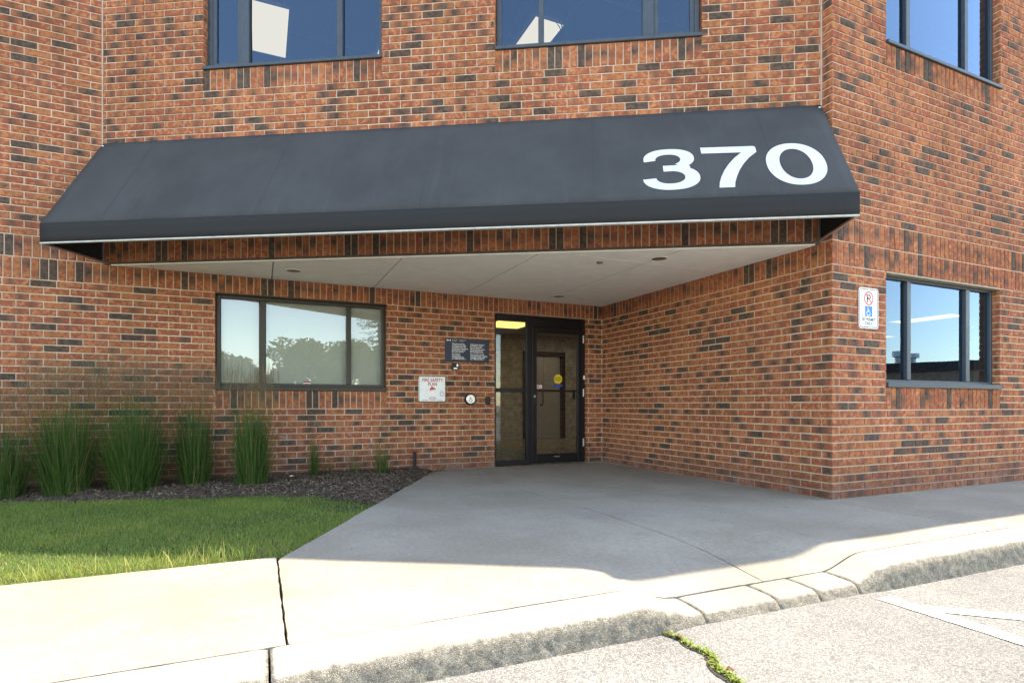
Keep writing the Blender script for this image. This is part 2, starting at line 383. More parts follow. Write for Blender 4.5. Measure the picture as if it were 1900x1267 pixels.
def lay(fr, wall, ua, ub, rows, holes, phase=0.0, par=0):
    for (z0, z1, kind, ri) in rows:
        if kind == 'S':
            off = phase+(MODL/2 if (ri+par) % 2 else 0); k = math.floor((ua-off)/MODL)
            u = off+k*MODL
            while u < ub:
                a, b = max(u+JT/2, ua), min(u+MODL-JT/2, ub)
                if b-a > .02:
                    rs = [(a, b, z0+JT/2, z1-JT/2)]
                    for h in holes: rs = cut(rs, h)
                    for r in rs: BRICKS.append((fr, *r, 'S', wall))
                u += MODL
        else:
            n = max(1, round((ub-ua)/P)); w = (ub-ua)/n
            for i in range(n):
                rs = [(ua+i*w+JT/2*(i > 0), ua+(i+1)*w-JT/2*(i < n-1), z0+JT/2, z1-JT/2)]
                for h in holes: rs = cut(rs, h)
                for r in rs: BRICKS.append((fr, *r, 'V', wall))
def rows_low(): return [(i*P, (i+1)*P, 'S', i) for i in range(29)]
def rows_up(n=62): return [(ZB1+i*P2, ZB1+(i+1)*P2, 'S', i) for i in range(n)]
BA = [(ZA0, ZA1, 'V', 0)]; BB = [(ZA1, ZB1, 'V', 0)]

ZSILL, ZUSILL, ZUTOP = 14*P, 4.38, ZB1+48*P2
win_planted = (-5.245, -3.287, ZSILL, ZA0); door_hole = (-1.767, -.262, -.1, ZA0)
win_street = (.773, 2.745, ZSILL, ZA0); win_street_up = (.773, 2.757, ZUSILL, ZUTOP)
win_d1 = (1.155, 3.085, ZUSILL, ZUTOP); win_d2 = (4.25, 6.235, ZUSILL, ZUTOP)
win_street_far = [(w0, w0+1.97, ZSILL, ZA0) for w0 in (4.6, 8.5)]; win_street_up_far = [(w0, w0+1.97, ZUSILL, ZUTOP) for w0 in (4.6, 8.5)]
def with_band(holes, fr, wall, wins, pit):
    """soldier course under each sill"""
    hs = list(holes)
    for w in wins:
        b = (w[0], w[1], w[2]-3*pit, w[2]); hs.append(b); lay(fr, wall, w[0], w[1], [(b[2], b[3], 'V', 0)], [])
    return hs
f = FR['planted']
h1 = with_band([win_planted, door_hole], f, 'planted', [win_planted], P)
lay(f, 'planted', XL, -.002, rows_low(), h1, -7.157-JT/2); lay(f, 'planted', XL, -.002, BA, [])
lay(f, 'planted', XL, AX-.003, BB, []); lay(f, 'planted', XL, AX-.003, rows_up(), [], -7.157+.06)
f = FR['return']
lay(f, 'return', .002, RLEN-.002, rows_low(), [], RLEN-MODL); lay(f, 'return', .002, RLEN-.002, BA, [])
lay(f, 'return', -BY+.006, RLEN-.002, BB, []); lay(f, 'return', -BY+.006, RLEN-.002, rows_up(), [], RLEN-MODL*.5, 1)
f = FR['street']; sw = [win_street]+win_street_far; su_ = [win_street_up]+win_street_up_far
h1 = with_band(sw+su_, f, 'street', sw, P); h1 = with_band(h1, f, 'street', su_, P2)
lay(f, 'street', .0015, XR_, rows_low(), h1, -MODL/2); lay(f, 'street', .0015, XR_, BA, []); lay(f, 'street', .0015, XR_, BB, [])
lay(f, 'street', .0015, XR_, rows_up(), h1, -MODL/2)
f = FR['diagonal']
h1 = with_band([win_d1, win_d2], f, 'diagonal', [win_d1, win_d2], P2)
lay(f, 'diagonal', .006, DLEN-.006, BB, []); lay(f, 'diagonal', .006, DLEN-.006, rows_up(), h1, 3.1754-JT/2)
# brick returns inside the openings
REV = .085
def reveal(fr, u, sgn, z0, z1, pit, wall, zoff):
    g = Frame(fr.o+fr.u*u, -fr.n, fr.u*sgn)
    n = round((z1-z0)/pit)
    for i in range(n):
        a = z0+i*pit
        if i % 2: BRICKS.append((g, .0025, REV, a+JT/2, a+pit-JT/2, 'S', wall))
        else:
            BRICKS.append((g, .0025, REV, a+JT/2, a+pit-JT/2, 'S', wall))
for fr, wl_, w, pit in (('planted','planted',win_planted,P),('street','street',win_street,P),('street','street',win_street_up,P2),('diagonal','diagonal',win_d1,P2),('diagonal','diagonal',win_d2,P2),
                        *[('street','street',w,P) for w in win_street_far], *[('street','street',w,P2) for w in win_street_up_far]):
    reveal(FR[fr], w[0], 1, w[2], w[3], pit, wl_, 0); reveal(FR[fr], w[1], -1, w[2], w[3], pit, wl_, 0)
reveal(FR['planted'], door_hole[0], 1, 0, ZA0, P, 'planted', 0); reveal(FR['planted'], door_hole[1], -1, 0, ZA0, P, 'planted', 0)

def wall_slab(name, fr, ua, ub, za, zb, holes, out0=-.0075, out1=-.26, label=None):
    us = sorted({ua, ub, *[min(max(h[i], ua), ub) for h in holes for i in (0,1)]}); zs = sorted({za, zb, *[min(max(h[i], za), zb) for h in holes for i in (2,3)]})
    def solid(i, j):
        if i < 0 or j < 0 or i >= len(us)-1 or j >= len(zs)-1: return False
        u, z = (us[i]+us[i+1])/2, (zs[j]+zs[j+1])/2
        return not any(h[0] < u < h[1] and h[2] < z < h[3] for h in holes)
    vid = {}; mb = MB()
    def V(i, j, k):
        if (i,j,k) not in vid: vid[(i,j,k)] = len(mb.v); mb.v.append(tuple(fr.pt(us[i], zs[j], (out0, out1)[k])))
        return vid[(i,j,k)]
    for i in range(len(us)-1):
        for j in range(len(zs)-1):
            if not solid(i, j): continue
            mb.f.append((V(i,j,0),V(i+1,j,0),V(i+1,j+1,0),V(i,j+1,0))); mb.f.append((V(i,j,1),V(i,j+1,1),V(i+1,j+1,1),V(i+1,j,1)))
            if not solid(i-1,j): mb.f.append((V(i,j,0),V(i,j+1,0),V(i,j+1,1),V(i,j,1)))
            if not solid(i+1,j): mb.f.append((V(i+1,j,0),V(i+1,j,1),V(i+1,j+1,1),V(i+1,j+1,0)))
            if not solid(i,j-1): mb.f.append((V(i,j,0),V(i,j,1),V(i+1,j,1),V(i+1,j,0)))
            if not solid(i,j+1): mb.f.append((V(i,j+1,0),V(i+1,j+1,0),V(i+1,j+1,1),V(i,j+1,1)))
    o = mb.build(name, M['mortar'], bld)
    if label: o['label'] = label
    return o
def grow(h, g=.0075): return (h[0]-g, h[1]+g, h[2], h[3])
WALL = {}
WALL['planted'] = wall_slab('wall', FR['planted'], XL, .2, -.3, ZA1, [grow(win_planted), grow(door_hole)], label='brick wall behind the grasses, with window and glass door')
wall_slab('wall', FR['planted'], XL, AX+.0, ZA1, ZTOP, [])
WALL['return'] = wall_slab('wall', FR['return'], -.006, RLEN-.262, -.3, ZA1, [], label='plain brick return wall beside the glass door')
WALL['street'] = wall_slab('wall', FR['street'], .0075, XR_, -.3, ZTOP, [grow(h) for h in sw+su_], label='brick wall facing the car park')
WALL['diagonal'] = wall_slab('wall', FR['diagonal'], .0, DLEN, ZA1+.006, ZTOP, [grow(win_d1), grow(win_d2)], label='diagonal upper brick wall over the entrance')
mb = MB()      # unseen sides and back
mb.box(XL, XL+.25, .262, YB, -.3, ZTOP); mb.box(XR_-.25, XR_-.001, -RLEN+.262, YB, -.3, ZTOP); mb.box(XL+.251, XR_-.251, YB-.25, YB, -.3, ZTOP)
mb.build('wall', M['far_brick'], bld)
foot = [(XL-.02,-.02),(AX-.012,-.02),(-.02,BY-.02),(-.02,-RLEN-.02),(XR_,-RLEN-.02),(XR_,YB),(XL-.02,YB)]
mb = MB(); mb.prism(foot, ZTOP+.002, ZTOP+.07); mb.build('roof', M['roofing'], bld)

# --- single bricks: the 300 stretchers and 300 soldiers that show largest are parts of their own
def brick_geo(hu, hz, tone, dark, shift, dj, seed, back=False):
    """brick centred on local origin: x along the course, y out of the wall (front at y=+dj), z up"""
    r = random.Random(seed); c = .0022; d0 = -.016
    j = lambda s: r.uniform(-s, s)
    vs = []
    for (a, b) in ((-1,-1),(1,-1),(1,1),(-1,1)): vs.append((a*hu, d0, b*hz))
    for (a, b) in ((-1,-1),(1,-1),(1,1),(-1,1)): vs.append((a*hu+j(.0008), dj-.0022, b*hz+j(.0008)))
    for (a, b) in ((-1,-1),(1,-1),(1,1),(-1,1)): vs.append((a*(hu-c-abs(j(.0015))), dj+j(.0008), b*(hz-c-abs(j(.0012)))))
    fs = []
    for k in (0, 4):
        for i in range(4): fs.append((k+i, k+(i+1) % 4, k+4+(i+1) % 4, k+4+i))
    fs.append((8,9,10,11))
    if back: fs.append((3,2,1,0))
    bl = [(a, b, 0) for _ in range(3) for (a, b) in ((-1,-1),(1,-1),(1,1),(-1,1))]
    if hz > hu: bl = [(q[1], q[0], 0) for q in bl]
    return vs, fs, bl
def brick_tone(r, kind):
    tone = r.random(); q = r.random()
    if kind == 'V': dark = r.uniform(-.15,.12) if q < .70 else (r.uniform(.12,.36) if q < .91 else r.uniform(.8,1.3))
    else: dark = r.uniform(-.2,.08) if q < .56 else (r.uniform(.02,.36) if q < .90 else r.uniform(.40,.80))
    return tone, dark, r.uniform(-.55,.55) if dark < .6 else r.uniform(-.2,.2)
def set_attr(me, bk, bl):
    for nm, data in (('bk', bk), ('bl', bl)):
        a = me.attributes.new(nm, 'FLOAT_VECTOR', 'POINT'); a.data.foreach_set('vector', np.asarray(data, dtype=np.float32).ravel())
def hidden(p, wall):
    q = project(p)
    if q is None or not (0 < q[0] < 1900 and 0 < q[1] < 1267): return True
    if wall == 'diagonal' and 2.55 < p[2] < 3.7: return True
    if wall == 'planted' and p[0] < -4.7 and p[2] < .85: return True
    if wall == 'planted' and q[0] > 76 and p[2] > 2.62 and p[0] > -6.85: return True
    return False
score = []
for i, (fr, u0, u1, z0, z1, kind, wall) in enumerate(BRICKS):
    c = fr.pt((u0+u1)/2, (z0+z1)/2, 0)
    if hidden(c, wall) or (u1-u0) < .05 or fr not in FR.values(): continue
    a, b, d = project(fr.pt(u0, z0, 0)), project(fr.pt(u1, z0, 0)), project(fr.pt(u0, z1, 0))
    score.append((abs(b[0]-a[0])*abs(d[1]-a[1]), i, kind))
score.sort(reverse=True)
single = set([i for s, i, k in score if k == 'S'][:300]+[i for s, i, k in score if k == 'V'][:300])
cache = {}; VV = []; FF = []; BK = []; BL = []
for i, (fr, u0, u1, z0, z1, kind, wall) in enumerate(BRICKS):
    hu, hz = (u1-u0)/2, (z1-z0)/2; r = random.Random(i*7919+13)
    dj = r.uniform(-.0014, .0014)
    if fr not in FR.values(): dj = -.0015+r.uniform(-.0008,.0008)
    tone, dark, shift = brick_tone(r, kind)
    if fr not in FR.values(): dark *= .4
    c = fr.pt((u0+u1)/2, (z0+z1)/2, 0)
    if i in single:
        key = (round(hu,3), round(hz,3), i % 28)
        if key not in cache:
            vs, fs, bl = brick_geo(hu, hz, tone, dark, shift, dj, i, True)
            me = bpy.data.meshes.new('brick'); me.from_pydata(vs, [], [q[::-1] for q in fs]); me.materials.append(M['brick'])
            set_attr(me, [(tone, dark, shift)]*len(vs), bl); cache[key] = me
        o = link('brick' if kind == 'S' else 'soldier_brick', cache[key], WALL[wall])
        n = fr.n; o.matrix_world = Matrix(((fr.u.x, n.x, 0, c.x), (fr.u.y, n.y, 0, c.y), (0, 0, 1, c.z), (0,0,0,1)))
    else:
        vs, fs, bl = brick_geo(hu, hz, tone, dark, shift, dj, i)
        k = len(VV)
        for (x, y, z) in vs: VV.append((c.x+fr.u.x*x+fr.n.x*y, c.y+fr.u.y*x+fr.n.y*y, c.z+z))
        flip = (fr.u.x*fr.n.y-fr.u.y*fr.n.x) < 0
        for q in fs: FF.append(tuple(k+t for t in (q if flip else q[::-1])))
        BK += [(tone, dark, shift)]*len(vs); BL += bl
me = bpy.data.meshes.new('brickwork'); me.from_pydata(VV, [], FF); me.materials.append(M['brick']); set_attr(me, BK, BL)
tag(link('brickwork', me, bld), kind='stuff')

# caulked movement joints where the diagonal wall meets its neighbours
for s, w in ((.003, .007), (DLEN-.003, .007)):
    mb = MB(); q = [dpt(s+a, b, 0) for a, b in ((-w,-.01),(w,-.01),(w,.006),(-w,.006))]; mb.prism([(p.x,p.y) for p in q], ZA1+.01, ZTOP-.01)
    mb.build('caulk_joint', M['caulk'], bld)
# steel angle under the diagonal soldier course and trim strip
mb = MB(); q = [dpt(s, o, 0) for s, o in ((.01,.004),(DLEN-.01,.004),(DLEN-.01,-.12),(.01,-.12))]; mb.prism([(p.x,p.y) for p in q], ZA1-.012, ZA1+.008)
mb.build('lintel', M['lintel_dark'], bld)

# --- soffit of board panels over the entrance
ZS = ZA1-.014
soff = MB(); tri = [(AX+.03,.002),(0.002,.002),(.002,BY+.02)]
soff.prism([(AX+.02,.006),(.006,.006),(.006,BY+.02)], ZS+.008, ZS+.03); soff = soff.build('soffit', M['soffit_gap'], bld)
def clip(poly, ax, v, keep):
    out = []
    for i in range(len(poly)):
        a, b = poly[i], poly[(i+1) % len(poly)]; ia = (a[ax]-v)*keep >= 0; ib = (b[ax]-v)*keep >= 0
        if ia: out.append(a)
        if ia != ib:
            t = (v-a[ax])/(b[ax]-a[ax]); out.append((a[0]+(b[0]-a[0])*t, a[1]+(b[1]-a[1])*t))
    return out
inset = [(AX+.16,-.004),(-.004,-.004),(-.004,BY+.10)]
gx = [-9, -5.85, -4.65, -3.45, -2.25, -1.05, 1]; gy = [-9, -2.44, 1]
for i in range(len(gx)-1):
    for j in range(2):
        p = inset
        for ax, v, k in ((0,gx[i]+.007,1),(0,gx[i+1]-.007,-1),(1,gy[j]+.007,1),(1,gy[j+1]-.007,-1)):
            if p: p = clip(p, ax, v, k)
        if len(p) > 2:
            mb = MB(); mb.prism(p, ZS-.004, ZS+.0075); mb.build('soffit_panel', M['soffit'], soff)
mb = MB(); a, b = inset[0], inset[2]; q = [dpt(.09, -.012, 0), dpt(DLEN-.05, -.012, 0), dpt(DLEN-.08, -.058, 0), dpt(.13, -.058, 0)]
mb.prism([(p.x,p.y) for p in q], ZS-.009, ZS+.004); mb.build('edge_trim', M['soffit'], soff)
for (x, y, r) in ((-4.434,-.566,.078),(-1.05,-2.659,.078),(-1.01,-.467,.078)):
    t = empty('downlight', {-4.434:'recessed bronze downlight in soffit above the planted bed',-1.05:'recessed bronze downlight in soffit near the return wall outer corner',-1.01:'recessed bronze downlight in soffit above the glass door'}[x], 'light')
    mb = MB(); n = 28
    vs = []; fs = []
    for rr, zz in ((r+.014,-.001),(r+.012,-.006),(r,-.006),(r-.004,.0)):
        vs += [(rr*math.cos(2*math.pi*k/n), rr*math.sin(2*math.pi*k/n), zz) for k in range(n)]
    for a in range(3):
        for k in range(n): fs.append((a*n+k, a*n+(k+1) % n, (a+1)*n+(k+1) % n, (a+1)*n+k))
    mb.add(vs, fs); mb.build('trim_ring', M['soffit'], t, True)
    mb = MB(); vs = []
    for rr, zz in ((r-.002,-.0035),(r*.8,-.0015),(r*.3,-.0008)):
        vs += [(rr*math.cos(2*math.pi*k/n), rr*math.sin(2*math.pi*k/n), zz) for k in range(n)]
    mb.add(vs, [(a*n+k, a*n+(k+1) % n, (a+1)*n+(k+1) % n, (a+1)*n+k) for a in range(2) for k in range(n)]+[tuple(2*n+k for k in range(n))]); mb.build('bowl', M['lightcan'], t, True)
    place(t, (x, y, ZS-.005))
mb = MB(); mb.tube([(-1.521,-2.283,ZS-.004),(-1.521,-2.283,ZS-.018)], [.035,.03], 16)
tag(mb.build('soffit_sensor', M['lightcan']), 'small round sensor set in the soffit boards', 'sensor')

# --- windows
def glaze(root, fr, u0, u1, z0, z1, out, mat):
    mb = MB(); q = [fr.pt(u, z, out) for u, z in ((u0,z0),(u1,z0),(u1,z1),(u0,z1))]; mb.add(q, [(0,1,2,3)])
    return mb.build('pane', mat, root, fix=False)
def bar(name, root, fr, u0, u1, z0, z1, o0, o1, mat, b=.004):
    mb = MB(); mb.bbox(u0, u1, o0, o1, z0, z1, b)
    mb.v = [tuple(fr.pt(x, z, y)) for x, y, z in mb.v]
    return mb.build(name, mat, root)
def window(fr, hole, mulls, fm, gm, sillm, fw=.045, label=None, vents=(), sill_h=.042, dep=REV):
    w = bpy.data.objects.new('window', None); COL.objects.link(w); w.parent = bld; w.empty_display_size = .1
    if label: w['label'] = label
    u0, u1, z0, z1 = hole; u0 += .002; u1 -= .002; zs = z0+sill_h
    o0, o1 = -dep-.05, -dep+.012
    bar('sill', w, fr, u0-.004, u1+.004, z0-.004, zs, -dep-.05, .022, sillm)
    for a, b in ((u0,u0+fw),(u1-fw,u1)): bar('frame', w, fr, a, b, zs, z1, o0, o1, fm)
    bar('frame', w, fr, u0+fw, u1-fw, z1-fw, z1-.001, o0, o1, fm); bar('frame', w, fr, u0+fw, u1-fw, zs, zs+fw*.8, o0, o1, fm)
    edges = [u0+fw]
    for a, b in mulls: bar('mullion', w, fr, a, b, zs+fw*.8, z1-fw, o0, o1+.006, fm); edges += [a, b]
    edges.append(u1-fw)
    for i in range(0, len(edges), 2):
        glaze(w, fr, edges[i], edges[i+1], zs+fw*.8, z1-fw, -dep-.018, gm)
        if i//2 in vents:
            a, b, c, d, v = edges[i], edges[i+1], zs+fw*.8, z1-fw, .042
            for q in ((a,a+v,c,d),(b-v,b,c,d),(a+v,b-v,c,c+v),(a+v,b-v,d-v,d)): bar('sash', w, fr, *q, -dep-.03, -dep+.004, fm)
    return w
F = FR
wp = window(F['planted'], win_planted, [(-4.79,-4.71),(-3.78,-3.72)], M['bronze'], M['glass_shade'], M['bronze'], .05, 'bronze framed window with grey blind')
wd1 = window(F['diagonal'], win_d1, [(1.53,1.62),(2.58,2.645)], M['navy_frame'], M['glass_office'], M['navy_frame'], .05, 'dark upper window over the unmarked end of the awning', vents=(0,), sill_h=.03)
wd2 = window(F['diagonal'], win_d2, [(4.672,4.726),(5.69,5.80)], M['navy_frame'], M['glass_office'], M['navy_frame'], .05, 'dark upper window above the numbered end of the awning', vents=(2,), sill_h=.03)
ws = window(F['street'], win_street, [(1.206,1.267),(2.225,2.296)], M['navy_frame'], M['glass_office'], M['navy_frame'], .04, 'slate framed window beside the parking sign', sill_h=.045)
wu = window(F['street'], win_street_up, [(1.189,1.255),(2.205,2.266)], M['navy_frame'], M['glass_office'], M['navy_frame'], .04, 'upper slate framed window above the parking sign', sill_h=.03)
for h in win_street_far: window(F['street'], h, [(h[0]+.43,h[0]+.49),(h[0]+1.45,h[0]+1.52)], M['navy_frame'], M['glass_office'], M['navy_frame'], .04, sill_h=.045)
for h in win_street_up_far: window(F['street'], h, [(h[0]+.43,h[0]+.49),(h[0]+1.45,h[0]+1.52)], M['navy_frame'], M['glass_office'], M['navy_frame'], .04, sill_h=.03)
for fr, h, m in ((F['planted'], win_planted, 'bronze'), (F['street'], win_street, 'lintel'), *[(F['street'], h, 'lintel') for h in win_street_far]):
    bar('lintel', bld, fr, h[0]-.006, h[1]+.006, h[3]-.012, h[3]+.004, -REV+.014, .003, M[m], .002)
# blind behind the planted window
mb = MB(); mb.box(win_planted[0]+.03, win_planted[1]-.03, .150, .154, ZSILL+.03, ZA0-.02); mb.build('blind', M['blind'], wp)
def sticker(root, fr, u, z, w, h, out, label, border, body):
    s = bar('sticker', root, fr, u-w/2, u+w/2, z-h/2, z+h/2, out, out+.0012, body, .0003); s['label'] = label
    for q in ((u-w/2,u+w/2,z+h*.22,z+h/2),(u-w/2,u+w/2,z-h/2,z-h*.33)):
        pass
    mb = MB()
    mb.add([fr.pt(x, y, out+.0016) for x, y in ((u-w/2,z+h*.25),(u+w/2,z+h*.25),(u+w/2,z+h/2),(u-w/2,z+h/2))], [(0,1,2,3)])
    mb.add([fr.pt(x, y, out+.0016) for x, y in ((u-w/2,z-h/2),(u+w/2,z-h/2),(u+w/2,z-h*.36),(u-w/2,z-h*.36))], [(0,1,2,3)])
    for k in range(3):
        a = u-w*.34+k*w*.24; mb.add([fr.pt(x, y, out+.0016) for x, y in ((a,z-h*.22),(a+w*.14,z-h*.22),(a+w*.14,z+h*.12),(a,z+h*.12))], [(0,1,2,3)])
    o = mb.build('sticker_print', border, root)
    return s
sticker(wp, F['planted'], -4.247, 1.113+.012, .085, .06, -REV-.016, 'small red and white alarm sticker', M['red'], M['white'])

# --- glazed entrance: sidelight and door leaf
dr = bpy.data.objects.new('entrance', None); COL.objects.link(dr); dr.parent = bld; dr['label'] = 'black framed glass entrance door with sidelight'
fp = F['planted']; bm_ = M['black_frame']; D0, D1 = -.13, -.07
x0, x1 = door_hole[0]+.002, door_hole[1]-.002
bar('frame', dr, fp, x0, x0+.04, 0.004, ZA0-.002, D0, D1, bm_); bar('frame', dr, fp, x1-.035, x1, .004, ZA0-.002, D0, D1, bm_)
bar('frame', dr, fp, x0+.04, -1.245, 2.085, ZA0-.002, D0, D1, bm_); bar('frame', dr, fp, -1.162, x1-.035, 2.005, ZA0-.002, D0, D1, bm_)
bar('mullion', dr, fp, -1.245, -1.162, .004, ZA0-.002, D0, D1+.004, bm_)
bar('sidelight_rail', dr, fp, x0+.04, -1.245, 1.05, 1.105, D0, D1, bm_); bar('sidelight_sill', dr, fp, x0+.04, -1.245, .004, .07, D0, D1, bm_)
glaze(dr, fp, x0+.04, -1.245, .07, 1.05, -.10, M['glass_door']); glaze(dr, fp, x0+.04, -1.245, 1.105, 2.085, -.10, M['glass_door'])
L0, L1 = -1.157, x1-.038
bar('door_stile', dr, fp, L0, L0+.075, .012, 2.0, -.12, -.066, bm_); bar('door_stile', dr, fp, L1-.085, L1, .012, 2.0, -.12, -.066, bm_)
bar('door_rail', dr, fp, L0+.075, L1-.085, 1.925, 2.0, -.12, -.066, bm_); bar('door_rail', dr, fp, L0+.075, L1-.085, .012, .145, -.12, -.066, bm_); bar('door_rail', dr, fp, L0+.075, L1-.085, 1.062, 1.088, -.115, -.07, bm_)
glaze(dr, fp, L0+.075, L1-.085, .145, 1.062, -.098, M['glass_door']); glaze(dr, fp, L0+.075, L1-.085, 1.088, 1.925, -.098, M['glass_door'])
mb = MB(); hx = -1.005
mb.tube([(hx-.02,.066,1.075),(hx,.03,1.075),(hx,.022,1.06),(hx,.022,.88),(hx,.03,.865),(hx-.02,.066,.865)], .011, 8); mb.build('pull_handle', M['black'], dr, True)
bar('lock_plate', dr, fp, -1.145, -1.10, .87, 1.045, -.066, -.060, M['black'], .002)
mb = MB(); mb.tube([(-1.122,.062,.99),(-1.122,.050,.99)], .017, 16); mb.build('lock_cylinder', M['alu'], dr)
for z in (1.86, 1.05, .3): bar('hinge', dr, fp, L1-.002, L1+.022, z-.06, z+.06, -.068, -.052, M['alu'], .004)
bar('reader_tab', dr, fp, x1-.03, x1-.004, 1.25, 1.31, -.07, -.055, M['white'], .002)
bar('kick_logo', dr, fp, -.80, -.70, .095, .108, -.066, -.0645, M['alu'], .0004)
sticker(dr, fp, -1.042+.005, 1.137, .098, .075, -.094, 'small red and white alarm sticker', M['red'], M['white'])
mb = MB(); mb.disc(-.715, 1.25, .07, .0925, 28); ys = mb.build('sticker', M['yellow'], dr); ys['label'] = 'round yellow notice sticker'
mb = MB()
for z, w in ((1.278,.04),(1.262,.055)): mb.stroke([(-.715-w,z),(-.715+w,z)], .005, .0915)
for k in range(6): mb.stroke([(-.765+k*.02,1.238),(-.765+k*.02,1.25)], .013, .0915)
mb.stroke([(-.75,1.222),(-.68,1.222)], .005, .0915); mb.build('sticker_print', M['ink'], dr)
bar('sticker', dr, fp, -.785, -.645, 1.135, 1.172, -.094, -.0928, M['bluetape'], .0003)['label'] = 'blue strip sticker'

# --- rooms behind the glass
mb = MB(); mb.prism([(XL+.26,.27),(.27,.27),(.27,-RLEN+.27),(XR_-.26,-RLEN+.27),(XR_-.26,YB-.26),(XL+.26,YB-.26)], -.06, .003); mb.build('interior_floor', M['terrazzo'], bld)
gf = [(XL+.26,.265),(.265,.265),(.265,-RLEN+.265),(XR_-.26,-RLEN+.265),(XR_-.26,YB-.26),(XL+.26,YB-.26)]
mb = MB(); mb.prism(gf, 2.60, 2.64); mb.build('ceiling', M['tile'], bld)
uf = [(XL+.26,.27),(AX+.08,.27),(.265,BY+.30),(.27,-RLEN+.27),(XR_-.26,-RLEN+.27),(XR_-.26,YB-.26),(XL+.26,YB-.26)]
mb = MB(); mb.prism(uf, 3.42, 3.55); mb.build('upper_floor', M['carpet'], bld)
mb = MB(); mb.prism(uf, 6.22, 6.25); ceil = mb.build('ceiling', M['tile'], bld)
mb = MB()
y = -3.4
while y < 5.2:
    xa = -11 if y > .4 else (.4 if y < -3.2 else AX*(1+y/3.69)*.98+.75 if y < 0 else AX+.5)
    mb.box(xa, 9, y-.011, y+.011, 6.212, 6.2205); y += 1.2
x = -10.48
while x < 9:
    ya = .35 if x < AX else (BY*(x-AX)/(-AX)+.45 if x < 0 else -3.4)
    mb.box(x-.011, x+.011, ya, 5.3, 6.2135, 6.2195); x += .6
mb.build('ceiling_grid', M['tbar'], ceil)
mb = MB(); mb.box(-2.6,-2.5,.27,5.4,.004,2.6); mb.box(3.2,3.3,.27,5.4,.004,2.6); mb.box(-2.6,1.25,5.4,5.5,.004,2.6); mb.box(2.33,3.3,5.4,5.5,.004,2.6); mb.box(1.25,2.33,5.4,5.5,2.16,2.6); mb.box(1.2,2.9,5.95,6.0,0,2.6)
mb.build('lobby_wall', M['lobby_brick'], bld)
lf = bpy.data.objects.new('elevator', None); COL.objects.link(lf); lf.parent = bld; lf['label'] = 'steel elevator doors at the back of the lobby'
mb = MB(); mb.box(1.20,1.30,5.34,5.5,.005,2.2); mb.box(2.28,2.38,5.34,5.5,.005,2.2); mb.box(1.3,2.28,5.34,5.5,2.1,2.2); mb.build('door_surround', M['black_frame'], lf)
for a, b in ((1.3,1.787),(1.793,2.28)):
    mb = MB(); mb.bbox(a, b, 5.44, 5.47, .01, 2.1, .003); mb.build('door_panel', M['lift_steel'], lf)
mb = MB(); mb.bbox(2.62,2.70,5.385,5.399,1.0,1.25,.004); mb.build('call_panel', M['black'], lf)
def troffer(x0, x1, y0, y1, z, label, mat, group=None):
    t = empty('ceiling_light', label, 'light', group); cx, cy = (x0+x1)/2, (y0+y1)/2; hx, hy = (x1-x0)/2, (y1-y0)/2
    mb = MB()
    for q in ((-hx,hx,-hy,-hy+.02),(-hx,hx,hy-.02,hy),(-hx,-hx+.02,-hy+.02,hy-.02),(hx-.02,hx,-hy+.02,hy-.02)): mb.box(*q, -.02, 0)
    mb.build('frame', M['tbar'], t)
    mb = MB(); mb.box(-hx+.02, hx-.02, -hy+.02, hy-.02, -.012, -.004); mb.build('diffuser', mat, t)
    place(t, (cx, cy, z)); return t
troffer(-4.90,-4.40,.84,2.05,6.212,'lit rectangular ceiling light seen through the upper window over the plain awning end', M['lamp'])
troffer(-1.34,-.86,-.40,.80,6.212,'lit ceiling light behind potted plant in the upper window above the number', M['lamp'])
troffer(-3.17,-2.7,.3,1.5,6.212,'lit ceiling light barely showing at the frame edge of the vented upper window', M['lamp'])
troffer(7.1,7.7,-1.0,.2,2.598,'lit strip ceiling light seen through the window beside the parking sign', M['lamp'], 'ceiling lights of the ground floor office')
for (x, y) in ((5.2,1.2),(7.1,2.2),(9.6,2.3),(9.9,-.6)): troffer(x-.3,x+.3,y-.6,y+.6,2.598,'lit strip ceiling light seen through the window beside the parking sign', M['lamp'], 'ceiling lights of the ground floor office')
troffer(-.35,.55,3.3,4.3,2.598,'warm lit ceiling panel in the entrance lobby above the sidelight view', M['lamp_warm'])
troffer(1.75,2.6,3.6,4.4,2.598,'pale lit ceiling panel in front of the elevator', M['lamp_lobby'])
# potted plant on the upper sill
pp = empty('potted_plant', 'small potted plant on the inner sill of the upper window', 'plant'); base = dpt(4.95, -.24, ZUSILL+.06)
mb = MB(); mb.tube([(0,0,0),(0,0,.07)], [.04,.055], 12); mb.build('pot', M['navy_frame'], pp)
mb = MB(); r = random.Random(3)
for k in range(22):
    a = r.uniform(0,6.28); h = r.uniform(.12,.34); o = r.uniform(.02,.12); w = .010
    p = [Vector((math.cos(a)*o*t*t*1.3, math.sin(a)*o*t*t*1.3, .06+h*t)) for t in (0,.4,.75,1)]; sd_ = Vector((-math.sin(a),math.cos(a),0))
    ws_ = (w*.5,w,w*.8,.001)
    mb.add([p[i]+sd_*ws_[i] for i in range(4)]+[p[i]-sd_*ws_[i] for i in range(4)], [(i,i+1,5+i,4+i) for i in range(3)])
mb.build('leaves', M['reed'], pp, fix=False)
for o in pp.children:
    if o.name.startswith('leaves'): set_attr(o.data, [(r.random()*.4, 0, 0)]*len(o.data.vertices), [(0,0,0)]*len(o.data.vertices))
pp.location = base
mb = MB(); q = [dpt(s, o, 0) for s, o in ((win_d2[0],-.14),(win_d2[1],-.14),(win_d2[1],-.42),(win_d2[0],-.42))]; mb.prism([(p.x,p.y) for p in q], ZUSILL+.03, ZUSILL+.058); mb.build('inner_sill', M['inner'], wd2)

